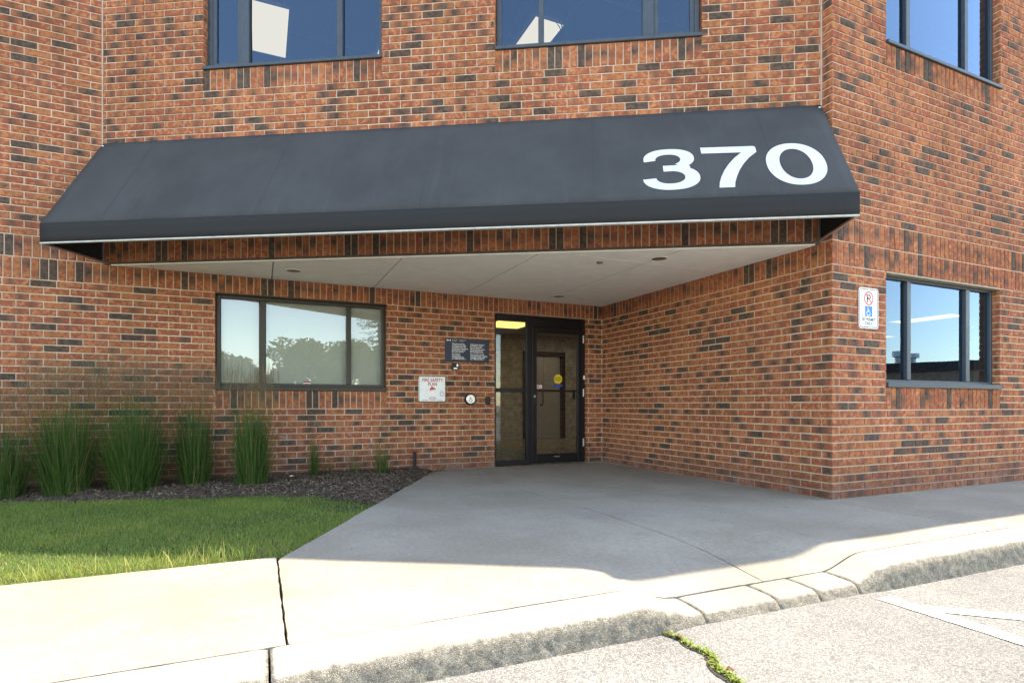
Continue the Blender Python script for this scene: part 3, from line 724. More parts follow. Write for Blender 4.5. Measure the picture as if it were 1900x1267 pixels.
# ------------------------------------------------------------------ awning with the number
aw = empty('awning', 'long charcoal canvas awning marked 370 over the entrance', 'awning'); aw.location = (A0.x, A0.y, 0); aw.rotation_euler = (0, 0, math.atan2(DE.y, DE.x))
# local: x along the wall, -y out, z up
DEP, ZT, ZV, ZB = .72, 3.665, 2.585, 2.392; N_X, N_T = 84, 16
def slope(s, t):      # t 0..1 down the canvas; a shallow sag between the ribs
    sag = -.006*math.sin(math.pi*t)*(1-abs(math.cos(math.pi*s/1.22)))**.7
    wr = .0016*math.sin(s*9.1+t*4)*math.sin(math.pi*t)
    y = -DEP*t; z = ZT+(ZV-ZT)*t; nn = (-(ZT-ZV), -DEP); l = math.hypot(*nn)
    return Vector((s, y+(nn[0]/l)*(sag+wr), z-(nn[1]/l)*(sag+wr)))
SW = DLEN-.012
mb = MB()
mb.add([slope(.006+SW*i/N_X, j/N_T) for j in range(N_T+1) for i in range(N_X+1)], [(j*(N_X+1)+i, j*(N_X+1)+i+1, (j+1)*(N_X+1)+i+1, (j+1)*(N_X+1)+i) for j in range(N_T) for i in range(N_X)])
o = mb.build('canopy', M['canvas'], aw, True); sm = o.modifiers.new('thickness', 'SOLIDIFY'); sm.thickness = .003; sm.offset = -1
mb = MB(); nx = 60
def val(i, z): return (.006+SW*i/nx, -DEP-.0015+.003*math.sin(i*.9)*((ZV-z)/(ZV-ZB))*.5, z)
mb.add([val(i, ZV-.001-(ZV-ZB-.012)*j/3) for j in range(4) for i in range(nx+1)], [(j*(nx+1)+i, j*(nx+1)+i+1, (j+1)*(nx+1)+i+1, (j+1)*(nx+1)+i) for j in range(3) for i in range(nx)])
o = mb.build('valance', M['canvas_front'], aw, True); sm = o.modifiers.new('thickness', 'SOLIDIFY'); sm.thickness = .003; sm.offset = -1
mb = MB(); mb.bbox(.006, .006+SW, -DEP-.006, -DEP+.022, ZB-.003, ZB+.0115, .003); mb.build('front_bar', M['trim'], aw)
for x in (.006, .006+SW-.004):
    mb = MB(); pr = [(-.004,ZT-.006),(-DEP+.003,ZV-.006),(-DEP+.003,ZB+.013),(-.004,ZB+.013)]
    mb.add([(x,a,b) for a,b in pr]+[(x+.004,a,b) for a,b in pr], [(0,1,2,3),(7,6,5,4)]+[(i,(i+1)%4,4+(i+1)%4,4+i) for i in range(4)]); mb.build('end_panel', M['canvas_front'], aw)
for x in (.012, DLEN-.037):
    mb = MB(); mb.bbox(x, x+.025, -DEP+.023, -.004, ZB-.006, ZB+.012, .003); mb.build('side_bar', M['alu'], aw)
    mb = MB(); mb.bbox(x+.001, x+.024, -.028, -.005, ZB+.0125, ZT-.03, .003); mb.build('wall_bar', M['alu'], aw)
k = 1.22
while k < DLEN-.3:
    mb = MB(); a, b = slope(k, .01), slope(k, .985); dz = Vector((0,.02,-.03)); mb.tube([a+dz, b+dz], .012, 6); mb.build('rib', M['alu'], aw); k += 1.22
for k in (.61, 2.14, 3.67, 5.20, 6.73):
    mb = MB(); nn = Vector((0, -(ZT-ZV), DEP)).normalized(); w = .007; sv = []
    for j in range(N_T+1): sv += [slope(k-w, j/N_T)+nn*.0012, slope(k, j/N_T)+nn*.0026, slope(k+w, j/N_T)+nn*.0012]
    mb.add(sv, [(3*j+a, 3*j+a+1, 3*j+a+4, 3*j+a+3) for j in range(N_T) for a in (0,1)]); mb.build('seam', M['canvas'], aw, True, fix=False)
# digits: (s, t along slope in metres)
SL = math.hypot(DEP, ZT-ZV)
def digit(polys, holes_strip=None):
    mb = MB()
    def at(s, t):
        a = slope(s, t/SL); nn = Vector((0, -(ZT-ZV), DEP)).normalized(); return a+nn*.0035
    for a, b in polys:      # ribbons between two polylines of equal length
        n = len(a); mb.add([at(*p) for p in a]+[at(*p) for p in b], [(i, i+1, n+i+1, n+i) for i in range(n-1)])
    o = mb.build('digit', M['vinyl'], aw, fix=False); return o
def arc(cx, cy, rx, ry, a0, a1, n=28, e=2.0):
    out = []
    for i in range(n+1):
        a = R_(a0+(a1-a0)*i/n); c, s = math.cos(a), math.sin(a)
        out.append((cx+rx*math.copysign(abs(c)**(2/e), c), cy+ry*math.copysign(abs(s)**(2/e), s)))
    return out
T0, T1 = .592, 1.182
# 0
o = digit([(arc(6.909,(T0+T1)/2,.240,.295,0,360,56,2.15), arc(6.909,(T0+T1)/2,.130,.212,0,360,56,2.1))]); o['label'] = 'white digit 0'
# 7: bar and curved stem
bar7 = ([(6.146,.600),(6.60,.600)], [(6.146,.690),(6.60,.690)])
stemL = [(6.488,.689),(6.42,.765),(6.36,.85),(6.31,.94),(6.272,1.03),(6.247,1.11),(6.236,1.178)]
stemR = [(6.618,.689),(6.545,.765),(6.486,.85),(6.437,.94),(6.40,1.03),(6.374,1.11),(6.362,1.178)]
o = digit([bar7, ([(6.60,.600),(6.618,.612)], [(6.60,.690),(6.618,.690)]), (stemL, stemR)]); o['label'] = 'white digit 7'
# 3: two bowls
up_o = arc(5.858, .742, .218, .150, 170, 415, 30, 2.2); up_i = arc(5.850, .752, .108, .078, 176, 420, 30, 2.1)
lo_o = arc(5.858, 1.016, .240, .166, -62, 178, 30, 2.2); lo_i = arc(5.853, 1.008, .122, .088, -75, 178, 30, 2.1)
mid = ([(5.80,.838),(5.90,.838),(6.005,.830),(6.03,.868)], [(5.80,.922),(5.90,.922),(5.975,.925),(6.03,.885)])
o = digit([(up_o, up_i), (lo_o, lo_i), mid]); o['label'] = 'white digit 3'

# ------------------------------------------------------------------ lettering
def text(s, size, align='LEFT', bold=0.0, sx=1.0, spacing=1.0):
    c = bpy.data.curves.new('lettering', 'FONT'); c.body = s; c.size = size; c.align_x = align; c.offset = bold; c.space_line = spacing; c.resolution_u = 2
    o = bpy.data.objects.new('tmp', c); COL.objects.link(o); dg = bpy.context.evaluated_depsgraph_get()
    me = bpy.data.meshes.new_from_object(o.evaluated_get(dg)); bpy.data.objects.remove(o)
    for v in me.vertices: v.co = Vector((v.co.x*sx, 0, v.co.y))
    return me
def letter(root, s, x, z, size, mat, y, **kw):
    me = text(s, size, **kw); me.materials.clear(); me.materials.append(mat); o = link('lettering', me, root); o.location = (x, y, z); return o
def wheelchair(mb, cx, cz, h, y, w):
    k = h/10.0; f_ = lambda pts: [(cx+a*k, cz+b*k) for a, b in pts]
    mb.disc(cx-1.3*k, cz+4.1*k, .85*k, y, 12)
    mb.stroke(f_([(-1.3,3.0),(-.9,.0),(1.9,0),(3.2,-3.2),(4.3,-2.7)]), w, y); mb.stroke(f_([(-1.15,1.6),(1.3,1.6)]), w*.9, y)
    mb.stroke([(cx-.35*k+2.9*k*math.cos(R_(a)), cz-2.1*k+2.9*k*math.sin(R_(a))) for a in range(118, 372, 12)], w, y)
def rrect(cx, cz, w, h, r, n=6):
    out = []
    for sx, sz, a0 in ((1,1,0),(-1,1,90),(-1,-1,180),(1,-1,270)):
        for k in range(n+1):
            a = R_(a0+90*k/n); out.append((cx+sx*(w/2-r)+r*math.cos(a), cz+sz*(h/2-r)+r*math.sin(a)))
    return out
def plate(name, poly, y0, y1, mat, root):
    n = len(poly); mb = MB(); mb.add([(a,y0,b) for a,b in poly]+[(a,y1,b) for a,b in poly], [tuple(range(n)), tuple(range(n,2*n))[::-1]]+[(i,(i+1)%n,n+(i+1)%n,n+i) for i in range(n)])
    return mb.build(name, mat, root)

# accessible parking sign on the street wall
sg = empty('parking_sign', 'white accessible no parking sign with blue wheelchair square on brick', 'sign'); sg.location = (.499, -RLEN-.003, 1.785)
plate('panel', rrect(0,0,.285,.385,.035), -.0025, 0, M['white_metal'], sg)
mb = MB(); mb.stroke(rrect(0,0,.258,.358,.026), .006, -.0032, True); mb.build('border', M['ink'], sg)
mb = MB(); mb.stroke([(-.021,.052),(-.021,.125),(.006,.125),(.02,.118),(.024,.107),(.02,.095),(.006,.089),(-.02,.089)], .012, -.0032); mb.build('letter_p', M['ink'], sg)
mb = MB(); mb.stroke([(.06*math.cos(R_(a)), .094+.06*math.sin(R_(a))) for a in range(0,360,10)], .012, -.0040, True); mb.stroke([(-.042,.136),(.042,.052)], .012, -.0039); mb.build('prohibition_ring', M['signred'], sg)
mb = MB(); mb.add([(x,-.0032,z) for x,z in ((-.052,-.078),(.052,-.078),(.052,.020),(-.052,.020))], [(0,1,2,3)]); mb.build('blue_square', M['signblue'], sg)
mb = MB(); wheelchair(mb, -.003, -.030, .080, -.0040, .0085); mb.build('wheelchair_symbol', M['white'], sg)
letter(sg, 'BY PERMIT', 0, -.120, .040, M['ink'], -.0032, align='CENTER', bold=.0006); letter(sg, 'ONLY', 0, -.157, .040, M['ink'], -.0032, align='CENTER', bold=.0006)
for z in (.176,-.176):
    mb = MB(); mb.tube([(0,-.002,z),(0,-.007,z)], .006, 8); mb.build('bolt', M['alu'], sg)

# surveillance notice
sg = empty('notice_sign', 'navy bilingual surveillance notice with white text beside the door', 'sign'); sg.location = (-2.185, -.003, 1.61)
mb = MB(); mb.bbox(-.318, .318, -.012, 0, -.158, .158, .003); mb.build('panel', M['navy'], sg)
wt = M['white']
mb = MB()
for a, b in ((-.296,-.283),(-.252,-.239)): mb.add([(x,-.0128,z) for x,z in ((a,.118),(b,.118),(b,.142),(a,.142))], [(0,1,2,3)])
mb.add([(-.2675+dx*.011, -.0128, .130+dz*.011) for dx, dz in ((0,-1),(.35,-.45),(1,-.3),(.6,.05),(.7,.6),(.25,.4),(0,1),(-.25,.4),(-.7,.6),(-.6,.05),(-1,-.3),(-.35,-.45))], [tuple(range(12))]); mb.build('flag_emblem', wt, sg)
letter(sg, 'Government\nof Canada', -.222, .133, .0155, wt, -.0128); letter(sg, 'Gouvernement\ndu Canada', -.118, .133, .0155, wt, -.0128)
en = ['This area is being','monitored by video','surveillance for the','protection of persons,','government assets','and information.','','For further','information,','contact Security','at 1-888-323-4411.']
fr_ = ['Cette zone est sous','surveillance vidéo','pour la sécurité','des personnes, biens','gouvernementaux','et renseignements.','','Pour de plus amples','renseignements, veuillez','contacter la Sécurité','au 1-888-323-4411.']
for col, x in ((en,-.222),(fr_,.04)):
    z = .078
    for ln in col:
        if ln: letter(sg, ln, x, z, .0255, wt, -.0128, bold=.0006); z -= .0215
        else: z -= .009

# fire safety plan box
fb = empty('fire_plan_box', 'white metal fire safety plan box with small padlock', 'box'); fb.location = (-2.70, -.003, 1.075)
mb = MB(); mb.bbox(-.17, .17, -.075, 0, -.158, .150, .004); mb.build('body', M['box_white'], fb)
mb = MB(); mb.bbox(-.174, .174, -.092, -.0755, -.163, .155, .005); mb.build('door', M['box_white'], fb)
mb = MB(); mb.bbox(-.178, .178, -.098, .0, .1555, .166, .003); mb.build('drip_cap', M['alu'], fb)
yf = -.0928
letter(fb, 'FIRE SAFETY', 0, .098, .062, M['red'], yf, align='CENTER', bold=.0012, sx=.84); letter(fb, 'PLAN', 0, .045, .062, M['red'], yf, align='CENTER', bold=.0012, sx=.84)
mb = MB(); mb.add([(a*.9-.0,yf,b-.008) for a,b in ((-.05,-.002),(-.038,.012),(-.03,.03),(-.012,.042),(.004,.040),(.018,.026),(.046,.014),(.05,.006),(.02,-.002),(-.01,-.004),(-.03,-.012))], [tuple(range(11))]); mb.build('helmet_emblem', M['signred'], fb)
mb = MB(); mb.stroke([(.045*math.cos(R_(a)), -.125+.020*math.sin(R_(a))) for a in range(0,360,15)], .005, yf, True); mb.build('oval_logo', M['red'], fb)
letter(fb, 'PLANS', 0, -.132, .020, M['red'], yf, align='CENTER', bold=.0005)
mb = MB(); mb.stroke([(-.14,-.145),(-.06,-.145)], .004, yf); mb.stroke([(.06,-.145),(.14,-.145)], .004, yf); mb.build('small_print', M['ink'], fb)
pl = empty('padlock', 'small dark padlock hanging on the fire plan box', 'padlock'); pl.location = (-2.582, -.099, 1.035)
mb = MB(); mb.bbox(-.02, .02, -.022, 0, -.045, -.008, .004); mb.build('lock_body', M['steel'], pl)
mb = MB(); mb.tube([(-.012,-.011,-.01),(-.012,-.011,.012),(-.006,-.011,.021),(.006,-.011,.021),(.012,-.011,.012),(.012,-.011,-.01)], .0035, 6); mb.build('shackle', M['alu'], pl, True)
# door push button
pb = empty('push_button', 'round steel door push button with wheelchair symbol', 'button'); pb.location = (-2.143, -.003, .945)
mb = MB(); n = 32
def ringmesh(prof):
    vs = [(r*math.cos(2*math.pi*k/n), y, r*math.sin(2*math.pi*k/n)) for r, y in prof for k in range(n)]
    return vs, [(a*n+k, a*n+(k+1) % n, (a+1)*n+(k+1) % n, (a+1)*n+k) for a in range(len(prof)-1) for k in range(n)]+[tuple((len(prof)-1)*n+k for k in range(n))]
mb.add(*ringmesh([(.082,0),(.080,-.022),(.070,-.028),(.066,-.024)])); mb.build('housing', M['black'], pb, True)
mb = MB(); mb.add(*ringmesh([(.066,-.020),(.065,-.032),(.058,-.035)])); mb.build('plate', M['alu'], pb)
mb = MB(); wheelchair(mb, 0, .0, .07, -.0358, .007); mb.build('wheelchair_symbol', M['ink'], pb)
rd = empty('card_reader', 'small black card reader below the surveillance notice', 'card reader'); rd.location = (-2.358, -.003, 1.385)
mb = MB(); mb.bbox(-.05,.05,-.028,0,-.045,.045,.006); mb.build('body', M['black'], rd)
mb = MB(); mb.bbox(-.028,.022,-.031,-.0285,-.034,-.016,.001); mb.build('label_plate', M['alu'], rd)
mb = MB(); mb.bbox(.012,.034,-.031,-.0285,.0,.034,.001); mb.build('indicator', M['alu'], rd)
rd = empty('call_box', 'narrow black switch box between push button and door', 'switch'); rd.location = (-1.888, -.003, .925)
mb = MB(); mb.bbox(-.03,.03,-.035,0,-.055,.055,.008); mb.build('body', M['black'], rd)
mb = MB(); mb.bbox(-.012,.012,-.039,-.0355,-.03,.005,.002); mb.build('rocker', M['roofing'], rd)

# ------------------------------------------------------------------ ground
def drop(x): # 0 on the full kerb, 1 across the dropped crossing
    s = lambda t: max(0., min(1., t))**2*(3-2*max(0., min(1., t)))
    return s((x+3.26)/.34)*(1-s((x+1.86)/.34))
def gz(x, y): # forecourt surface
    t = max(0., min(1., (-4.15-y)/.98)); return -.078*drop(x)*t**1.3
def az(x): return -.142-.0085*(x+2.0) if -9 < x < 4 else (-.1425-.0085*(-7) if x <= -9 else -.142-.0085*6)
YJ, YLIP = -5.10, -5.30
# asphalt sheet to the horizon
mb = MB(); xs = [-900,-200,-60,-20,-9,-6,-4,-3,-2,-1,0,2,4,20,60,200,900]; ysn = [-900,-200,-60,-25,-12,-9,-7.5,-6.5,-5.8,-5.4,-4.9,0,60,900]
mb.add([(x,y,az(x)) for y in ysn for x in xs], [(j*len(xs)+i, j*len(xs)+i+1, (j+1)*len(xs)+i+1, (j+1)*len(xs)+i) for j in range(len(ysn)-1) for i in range(len(xs)-1)])
tag(mb.build('ground', M['asphalt']), kind='structure')
# pavement slabs
pv = tag(bpy.data.objects.new('pavement', None), kind='structure'); COL.objects.link(pv)
nz = lambda x, y: .0012*(math.sin(x*5.1+y*3.3)+math.sin(x*2.3-y*6.7))
def xe(y): return -4.69+(y+3.86)/1.875 if y > -3.86 else -4.69
def slab(xl, xr, ya, yb, nu, nv, seed):
    r = random.Random(seed); mb = MB(); vs = []
    for j in range(nv+1):
        y = ya+(yb-ya)*j/nv; a, b = xl(y), xr(y)
        for i in range(nu+1):
            t = i/nu; t = t*t*(3-2*t)*.5+t*.5; x = a+(b-a)*t
            e = min(i, nu-i, j, nv-j); jx = r.uniform(-.0022,.0022) if e == 0 else 0
            vs.append((x+jx, y+(r.uniform(-.0022,.0022) if e == 0 else 0), gz(x, y)+nz(x, y)-(.004 if e == 0 else 0)))
    W_ = nu+1; fs = [(j*W_+i, j*W_+i+1, (j+1)*W_+i+1, (j+1)*W_+i) for j in range(nv) for i in range(nu)]
    ring = [i for i in range(W_)]+[j*W_+nu for j in range(1,nv+1)]+[nv*W_+i for i in range(nu-1,-1,-1)]+[j*W_ for j in range(nv-1,0,-1)]
    o = len(vs); vs += [(vs[k][0], vs[k][1], vs[k][2]-.09) for k in ring]; n = len(ring)
    fs += [(ring[k], o+k, o+(k+1) % n, ring[(k+1) % n]) for k in range(n)]
    mb.add(vs, fs); return mb.build('slab', M['slab'], pv)
wav = lambda y: -2.30+.035*math.sin(y*1.3+.5)+.012*math.sin(y*5.2)
yj = YJ+.011
slab(lambda y: -7.9, lambda y: -4.694, yj, -3.80, 40, 24, 1)
slab(lambda y: -12.0, lambda y: -7.912, yj, -3.80, 20, 12, 6)
slab(lambda y: xe(y)+.006, lambda y: wav(y)-.004, yj, .02, 44, 90, 2)
slab(lambda y: wav(y)+.004, lambda y: .06 if y > -RLEN else -.054, yj, .02, 44, 90, 3)
slab(lambda y: -.046, lambda y: 3.6, yj, -RLEN+.05, 50, 24, 4)
slab(lambda y: 3.612, lambda y: 14.0, yj, -RLEN+.05, 30, 12, 5)
mb = MB(); mb.box(XL, 14, YJ-.02, 0, -.10, -.062); mb.v = [(x, y, z if z < -.08 else z) for x,y,z in mb.v]
mb.v = []; mb.f = []
xs = [XL, -4.9, -3.3,-3.1,-2.9,-2.4,-1.85,-1.7,-1.5,-1.2,0,14]; ysn = [YJ-.03,-4.6,-4.0,-3.0,0.0]
mb.add([(x,y,gz(x,y)-.035) for y in ysn for x in xs], [(j*len(xs)+i, j*len(xs)+i+1, (j+1)*len(xs)+i+1, (j+1)*len(xs)+i) for j in range(len(ysn)-1) for i in range(len(xs)-1)])
tag(mb.build('soil', M['crack']), kind='structure')
# kerb: cast lengths, rough face, dropped at the crossing
kb = tag(bpy.data.objects.new('kerb', None), kind='structure'); COL.objects.link(kb)
def hash_n(x, y, z, s=1.0):
    return math.sin(x*41.3*s+z*17.1)*math.sin(y*33.7+x*23.9*s)*math.sin(z*57*s+x*9.7)
def kerb(xa, xb, seed):
    r = random.Random(seed); n = max(6, int((xb-xa)/.022)); n = min(n, 170)
    ends = .004; xa += ends; xb -= ends; mb = MB(); vs = []
    for i in range(n+1):
        x = xa+(xb-xa)*i/n; zt = -.078*drop(x); d = drop(x); b = az(x)-.03; fz = zt-b
        e = min(i, n-i)/n*(xb-xa); rnd = .012*max(0, 1-e/.025)
        rag = r.uniform(-1,1)
        prof = [(YJ+.001, b, 0), (YJ+.001, zt-.004-rnd*.3, .0), (YJ-.006, zt-rnd*.5, .3), (YJ-.07, zt-.001-rnd*.5, .3), (YJ-.125, zt-.004-rnd*.6, .6)]
        rr = .045 if d < .5 else .038
        for k in range(5):
            a = R_(90*k/4); yy = YLIP+.062-rr*math.sin(a)*1.25; z2 = zt-.006-rr*(1-math.cos(a)); prof.append((yy-.02*(k/4), z2-rnd*.5, 1+k*.3))
        zl = prof[-1][1]; yl = prof[-1][0]
        for k in range(1, 6): t = k/5; prof.append((yl-.028*t, zl+(b-zl)*t, 2.4))
        for (y, z, g) in prof:
            dy = r.uniform(-1,1)*.0016*g+.0016*hash_n(x, y, z)*g*.5
            dz_ = r.uniform(-1,1)*.0011*min(g,1.4)+.0025*hash_n(x+3, y, z, .6)*min(g,1.3)
            vs.append((x, y+dy, z+dz_))
    m = len(prof); fs = [(i*m+k, (i+1)*m+k, (i+1)*m+k+1, i*m+k+1) for i in range(n) for k in range(m-1)]+[tuple(range(m)), tuple(n*m+k for k in range(m))[::-1]]
    mb.add(vs, fs); return mb.build('kerb_length', M['kerb'], kb, True)
for i, (a, b) in enumerate(((-12,-7.9),(-7.9,-4.75),(-4.75,-2.90),(-2.90,-2.43),(-2.43,-2.14),(-2.14,-1.84),(-1.84,1.3),(1.3,4.4),(4.4,14))): kerb(a, b, 50+i)
# painted bay lines
def line(p, q, w, seed, label):
    p, q = Vector(p), Vector(q); d = (q-p); l = d.length; d /= l; s = Vector((-d.y, d.x)); n = max(8, int(l/.03)); r = random.Random(seed); mb = MB(); vs = []
    for i in range(n+1):
        c = p+d*(l*i/n)
        for sg in (-1, 1): e = c+s*(sg*(w/2+r.uniform(-.004,.003))); vs.append((e.x, e.y, az(e.x)+.0045))
    mb.add(vs, [(2*i, 2*i+2, 2*i+3, 2*i+1) for i in range(n)]); return tag(mb.build('bay_line', M['paint']), label, kind='structure')
line((-1.79,-5.40), (-1.83,-10.2), .10, 1, 'white line edging the parking bay')
line((-1.735,-5.60), (.35,-7.45), .085, 2, 'white diagonal hatching line')
line((-1.73,-6.9), (.3,-8.7), .085, 3, 'white diagonal hatching line')
line((.42,-5.40), (.38,-10.2), .10, 4, 'white line edging the parking bay')

# --- lawn, mulch bed
def ym(x): # lawn / mulch boundary
    pts = [(-12,-.62),(-7,-.78),(-5.9,-1.05),(-4.69,-1.30),(-4.25,-1.60),(-3.95,-2.05),(-3.6,-2.3)]
    for (a, b), (c, d) in zip(pts, pts[1:]):
        if x <= c: return b+(d-b)*max(0,(x-a))/(c-a)+.035*math.sin(x*7.3)+.02*math.sin(x*17.1)
    return -2.3
def grid_patch(name, x0, x1, y0, y1, nx, ny, inside, zf, mat):
    mb = MB(); vid = {}
    for j in range(ny):
        for i in range(nx):
            xa, xb = x0+(x1-x0)*i/nx, x0+(x1-x0)*(i+1)/nx; ya, yb = y0+(y1-y0)*j/ny, y0+(y1-y0)*(j+1)/ny
            if not inside((xa+xb)/2, (ya+yb)/2): continue
            q = []
            for (a, b, k) in ((xa,ya,(i,j)),(xb,ya,(i+1,j)),(xb,yb,(i+1,j+1)),(xa,yb,(i,j+1))):
                if k not in vid: vid[k] = len(mb.v); mb.v.append((a, b, zf(a, b)))
                q.append(vid[k])
            mb.f.append(tuple(q))
    return mb.build(name, mat, None, True)
in_lawn = lambda x, y: y > -3.79 and x < xe(y)+.01 and y < ym(x)+.06
zl_ = lambda x, y: -.022+.008*math.sin(x*2.1)*math.sin(y*1.7)
tag(grid_patch('lawn', -12, -3.2, -3.795, -.4, 176, 68, in_lawn, zl_, M['turf']), kind='structure')
rm = random.Random(5)
in_mulch = lambda x, y: y >= ym(x)-.06 and x < xe(y)+.02+.05*math.sin(y*9)
def zm(x, y):
    e = min(1, max(0, (y-ym(x))/.3)); f_ = min(1, max(0, (xe(y)-x)/.25))
    return -.016+.055*e*f_+.010*math.sin(x*11)*math.sin(y*13)*e+rm.uniform(-.006,.006)*e
tag(grid_patch('mulch_bed', -12, -2.4, -2.4, .02, 320, 80, in_mulch, zm, M['soil']), kind='structure')
def blades_mesh(name, base, height, width, lean, az_, bk, mat, seg=2, curve=.5, parent=None):
    """many tapered blades: arrays of base (n,3), height, width, lean, azimuth"""
    n = len(base); ts = np.linspace(0, 1, seg+1); dirx = np.cos(az_); diry = np.sin(az_); V_ = np.zeros((n, 2*seg+1, 3), dtype=np.float32)
    sa = az_+np.pi/2+rng.uniform(-.6,.6,n); sx, sy = np.cos(sa), np.sin(sa)
    for k, t in enumerate(ts):
        off = lean*(t*(1-curve)+curve*t*t); h = height*t*np.sqrt(np.clip(1-(lean/np.maximum(height,1e-4)*t*.6)**2, .15, 1))
        c = np.stack([base[:,0]+dirx*off, base[:,1]+diry*off, base[:,2]+h], 1)
        w = width*(1-t**1.6)*.5*(.75+.5*t)
        if k < seg:
            V_[:,2*k] = c+np.stack([sx*w, sy*w, 0*w],1); V_[:,2*k+1] = c-np.stack([sx*w, sy*w, 0*w],1)
        else: V_[:,2*k] = c
    nv = 2*seg+1; o = (np.arange(n)*nv)[:,None]
    quads = np.concatenate([o+np.array([[2*k,2*k+1,2*k+3,2*k+2]]) for k in range(seg-1)], 0) if seg > 1 else np.zeros((0,4),int)
    tris = o+np.array([[2*seg-2, 2*seg-1, 2*seg]])
    me = bpy.data.meshes.new(name); me.vertices.add(n*nv); me.vertices.foreach_set('co', V_.ravel())
    li = np.concatenate([quads.ravel(), tris.ravel()]).astype(np.int32); ls = np.concatenate([np.arange(len(quads))*4, len(quads)*4+np.arange(len(tris))*3]).astype(np.int32)
    me.loops.add(len(li)); me.loops.foreach_set('vertex_index', li); me.polygons.add(len(ls)); me.polygons.foreach_set('loop_start', ls)
    me.update(calc_edges=True); me.validate(); me.materials.append(mat)
    at = np.repeat(bk, nv, axis=0).astype(np.float32); a = me.attributes.new('bk', 'FLOAT_VECTOR', 'POINT'); a.data.foreach_set('vector', at.ravel())
    return link(name, me, parent)
# lawn blades, thinner towards the bed and the slab
N = 230000
X = rng.uniform(-8.6, -3.3, N); Y = rng.uniform(-3.80, -.7, N)
YM = np.array([ym(x) for x in np.linspace(-12, -3, 400)]); ymx = np.interp(X, np.linspace(-12, -3, 400), YM); XE = np.where(Y > -3.86, -4.69+(Y+3.86)/1.875, -4.69)
d1 = ymx-Y; d2 = XE-X
thin = np.sin(X*3.1+1)*np.sin(Y*4.3)*.5+np.sin(X*9.7)*np.sin(Y*8.1+2)*.3
near_c = np.clip((X+4.75)/.7, 0, 1)*np.clip((-1.3-Y)/.3, 0, 1)*np.clip((Y+2.9)/.5, 0, 1)
keep = (d1 > .0) & (d2 > -.012) & (rng.uniform(0,1,N) < np.clip(.95+thin*.3-near_c*.75, .06, 1)*np.clip(.3+d1*5, 0, 1))
X, Y, thin, d1 = X[keep], Y[keep], thin[keep], d1[keep]; n = len(X)
zb = -.022+.008*np.sin(X*2.1)*np.sin(Y*1.7)
h = rng.uniform(.012,.034,n)*(1+.25*thin); az_ = rng.uniform(0, 2*np.pi, n)
dry = np.where(rng.uniform(0,1,n) < .10+.12*(thin > .3)+.22*(Y < -3.5), rng.uniform(.5,1,n), 0)
g = tag(blades_mesh('grass', np.stack([X,Y,zb],1), h, rng.uniform(.0022,.0042,n), rng.uniform(.003,.026,n), az_, np.stack([np.clip(rng.uniform(0,1,n)*.8+.15+thin*.2,0,1), dry, 0*X],1), M['grassblade'], 2), 'mown green lawn between bed and pavement', 'grass', kind='stuff')
# taller tufts overhanging the pavement edge
n = 420; X = rng.choice([-4.95,-5.15,-5.5,-6.2,-5.75], n)+rng.normal(0,.11,n); X = np.minimum(X, -4.72); Y = -3.785+np.abs(rng.normal(0,.05,n)); az_ = rng.uniform(0,6.28,n)
tag(blades_mesh('grass_tufts', np.stack([X,Y,0*X-.02],1), rng.uniform(.06,.14,n), rng.uniform(.003,.006,n), rng.uniform(.02,.09,n), az_, np.stack([rng.uniform(.4,1,n), np.where(rng.uniform(0,1,n)<.2,.8,0), 0*X],1), M['grassblade'], 3), 'longer grass tufts along the pavement edge', 'grass', kind='stuff')
# bark chips
def chips(name, n, sampler, size, mat):
    VV = []; FF = []
    r = random.Random(11)
    for k in range(n):
        x, y, z = sampler(r); l = r.uniform(*size); w = l*r.uniform(.2,.5); a = r.uniform(0,6.28); t = r.uniform(-.5,.5); c, s = math.cos(a), math.sin(a); o = len(VV)
        for (p, q, e) in ((-l,-w*.6,0),(l*.8,-w,0),(l,w*.5,0),(-l*.7,w,0),(0,0,.006)):
            VV.append((x+c*p-s*q, y+s*p+c*q, z+.004+e+t*p))
        FF += [(o,o+1,o+4),(o+1,o+2,o+4),(o+2,o+3,o+4),(o+3,o,o+4)]
    mb = MB(); mb.v = VV; mb.f = FF; return mb.build(name, mat, None, fix=False)
def smp(r):
    while True:
        x = r.uniform(-8.2,-2.6); y = r.uniform(-2.35,-.01)
        if in_mulch(x, y) and (y > ym(x)-.02): return x, y, zm(x, y)+.003
tag(chips('bark_chips', 9000, smp, (.008,.028), M['chip']), 'dark bark mulch covering the bed by the wall', 'mulch', kind='stuff')
def smp2(r):
    while True:
        x = r.uniform(-8.2,-2.6); y = r.uniform(-2.2,-.01)
        if in_mulch(x, y) and y > ym(x)+.02: return x, y, zm(x, y)+.006
tag(chips('dry_debris', 900, smp2, (.006,.018), plain('dry_straw', (.26,.20,.13), .9, 0, .4, 20)), 'pale dry straw and twigs over the mulch', 'debris', kind='stuff')
def smp3(r):
    while True:
        x = r.uniform(-3.6,-.2); y = -abs(r.gauss(0,.25))-.02
        if x > xe(y)+.02:
            if r.random() < .5: x = xe(y)+abs(r.gauss(0,.10))+.02
            return x, y, .001
tag(chips('blown_debris', 260, smp3, (.004,.012), M['chip']), 'dark crumbs of mulch blown on the slab', 'debris', kind='stuff')

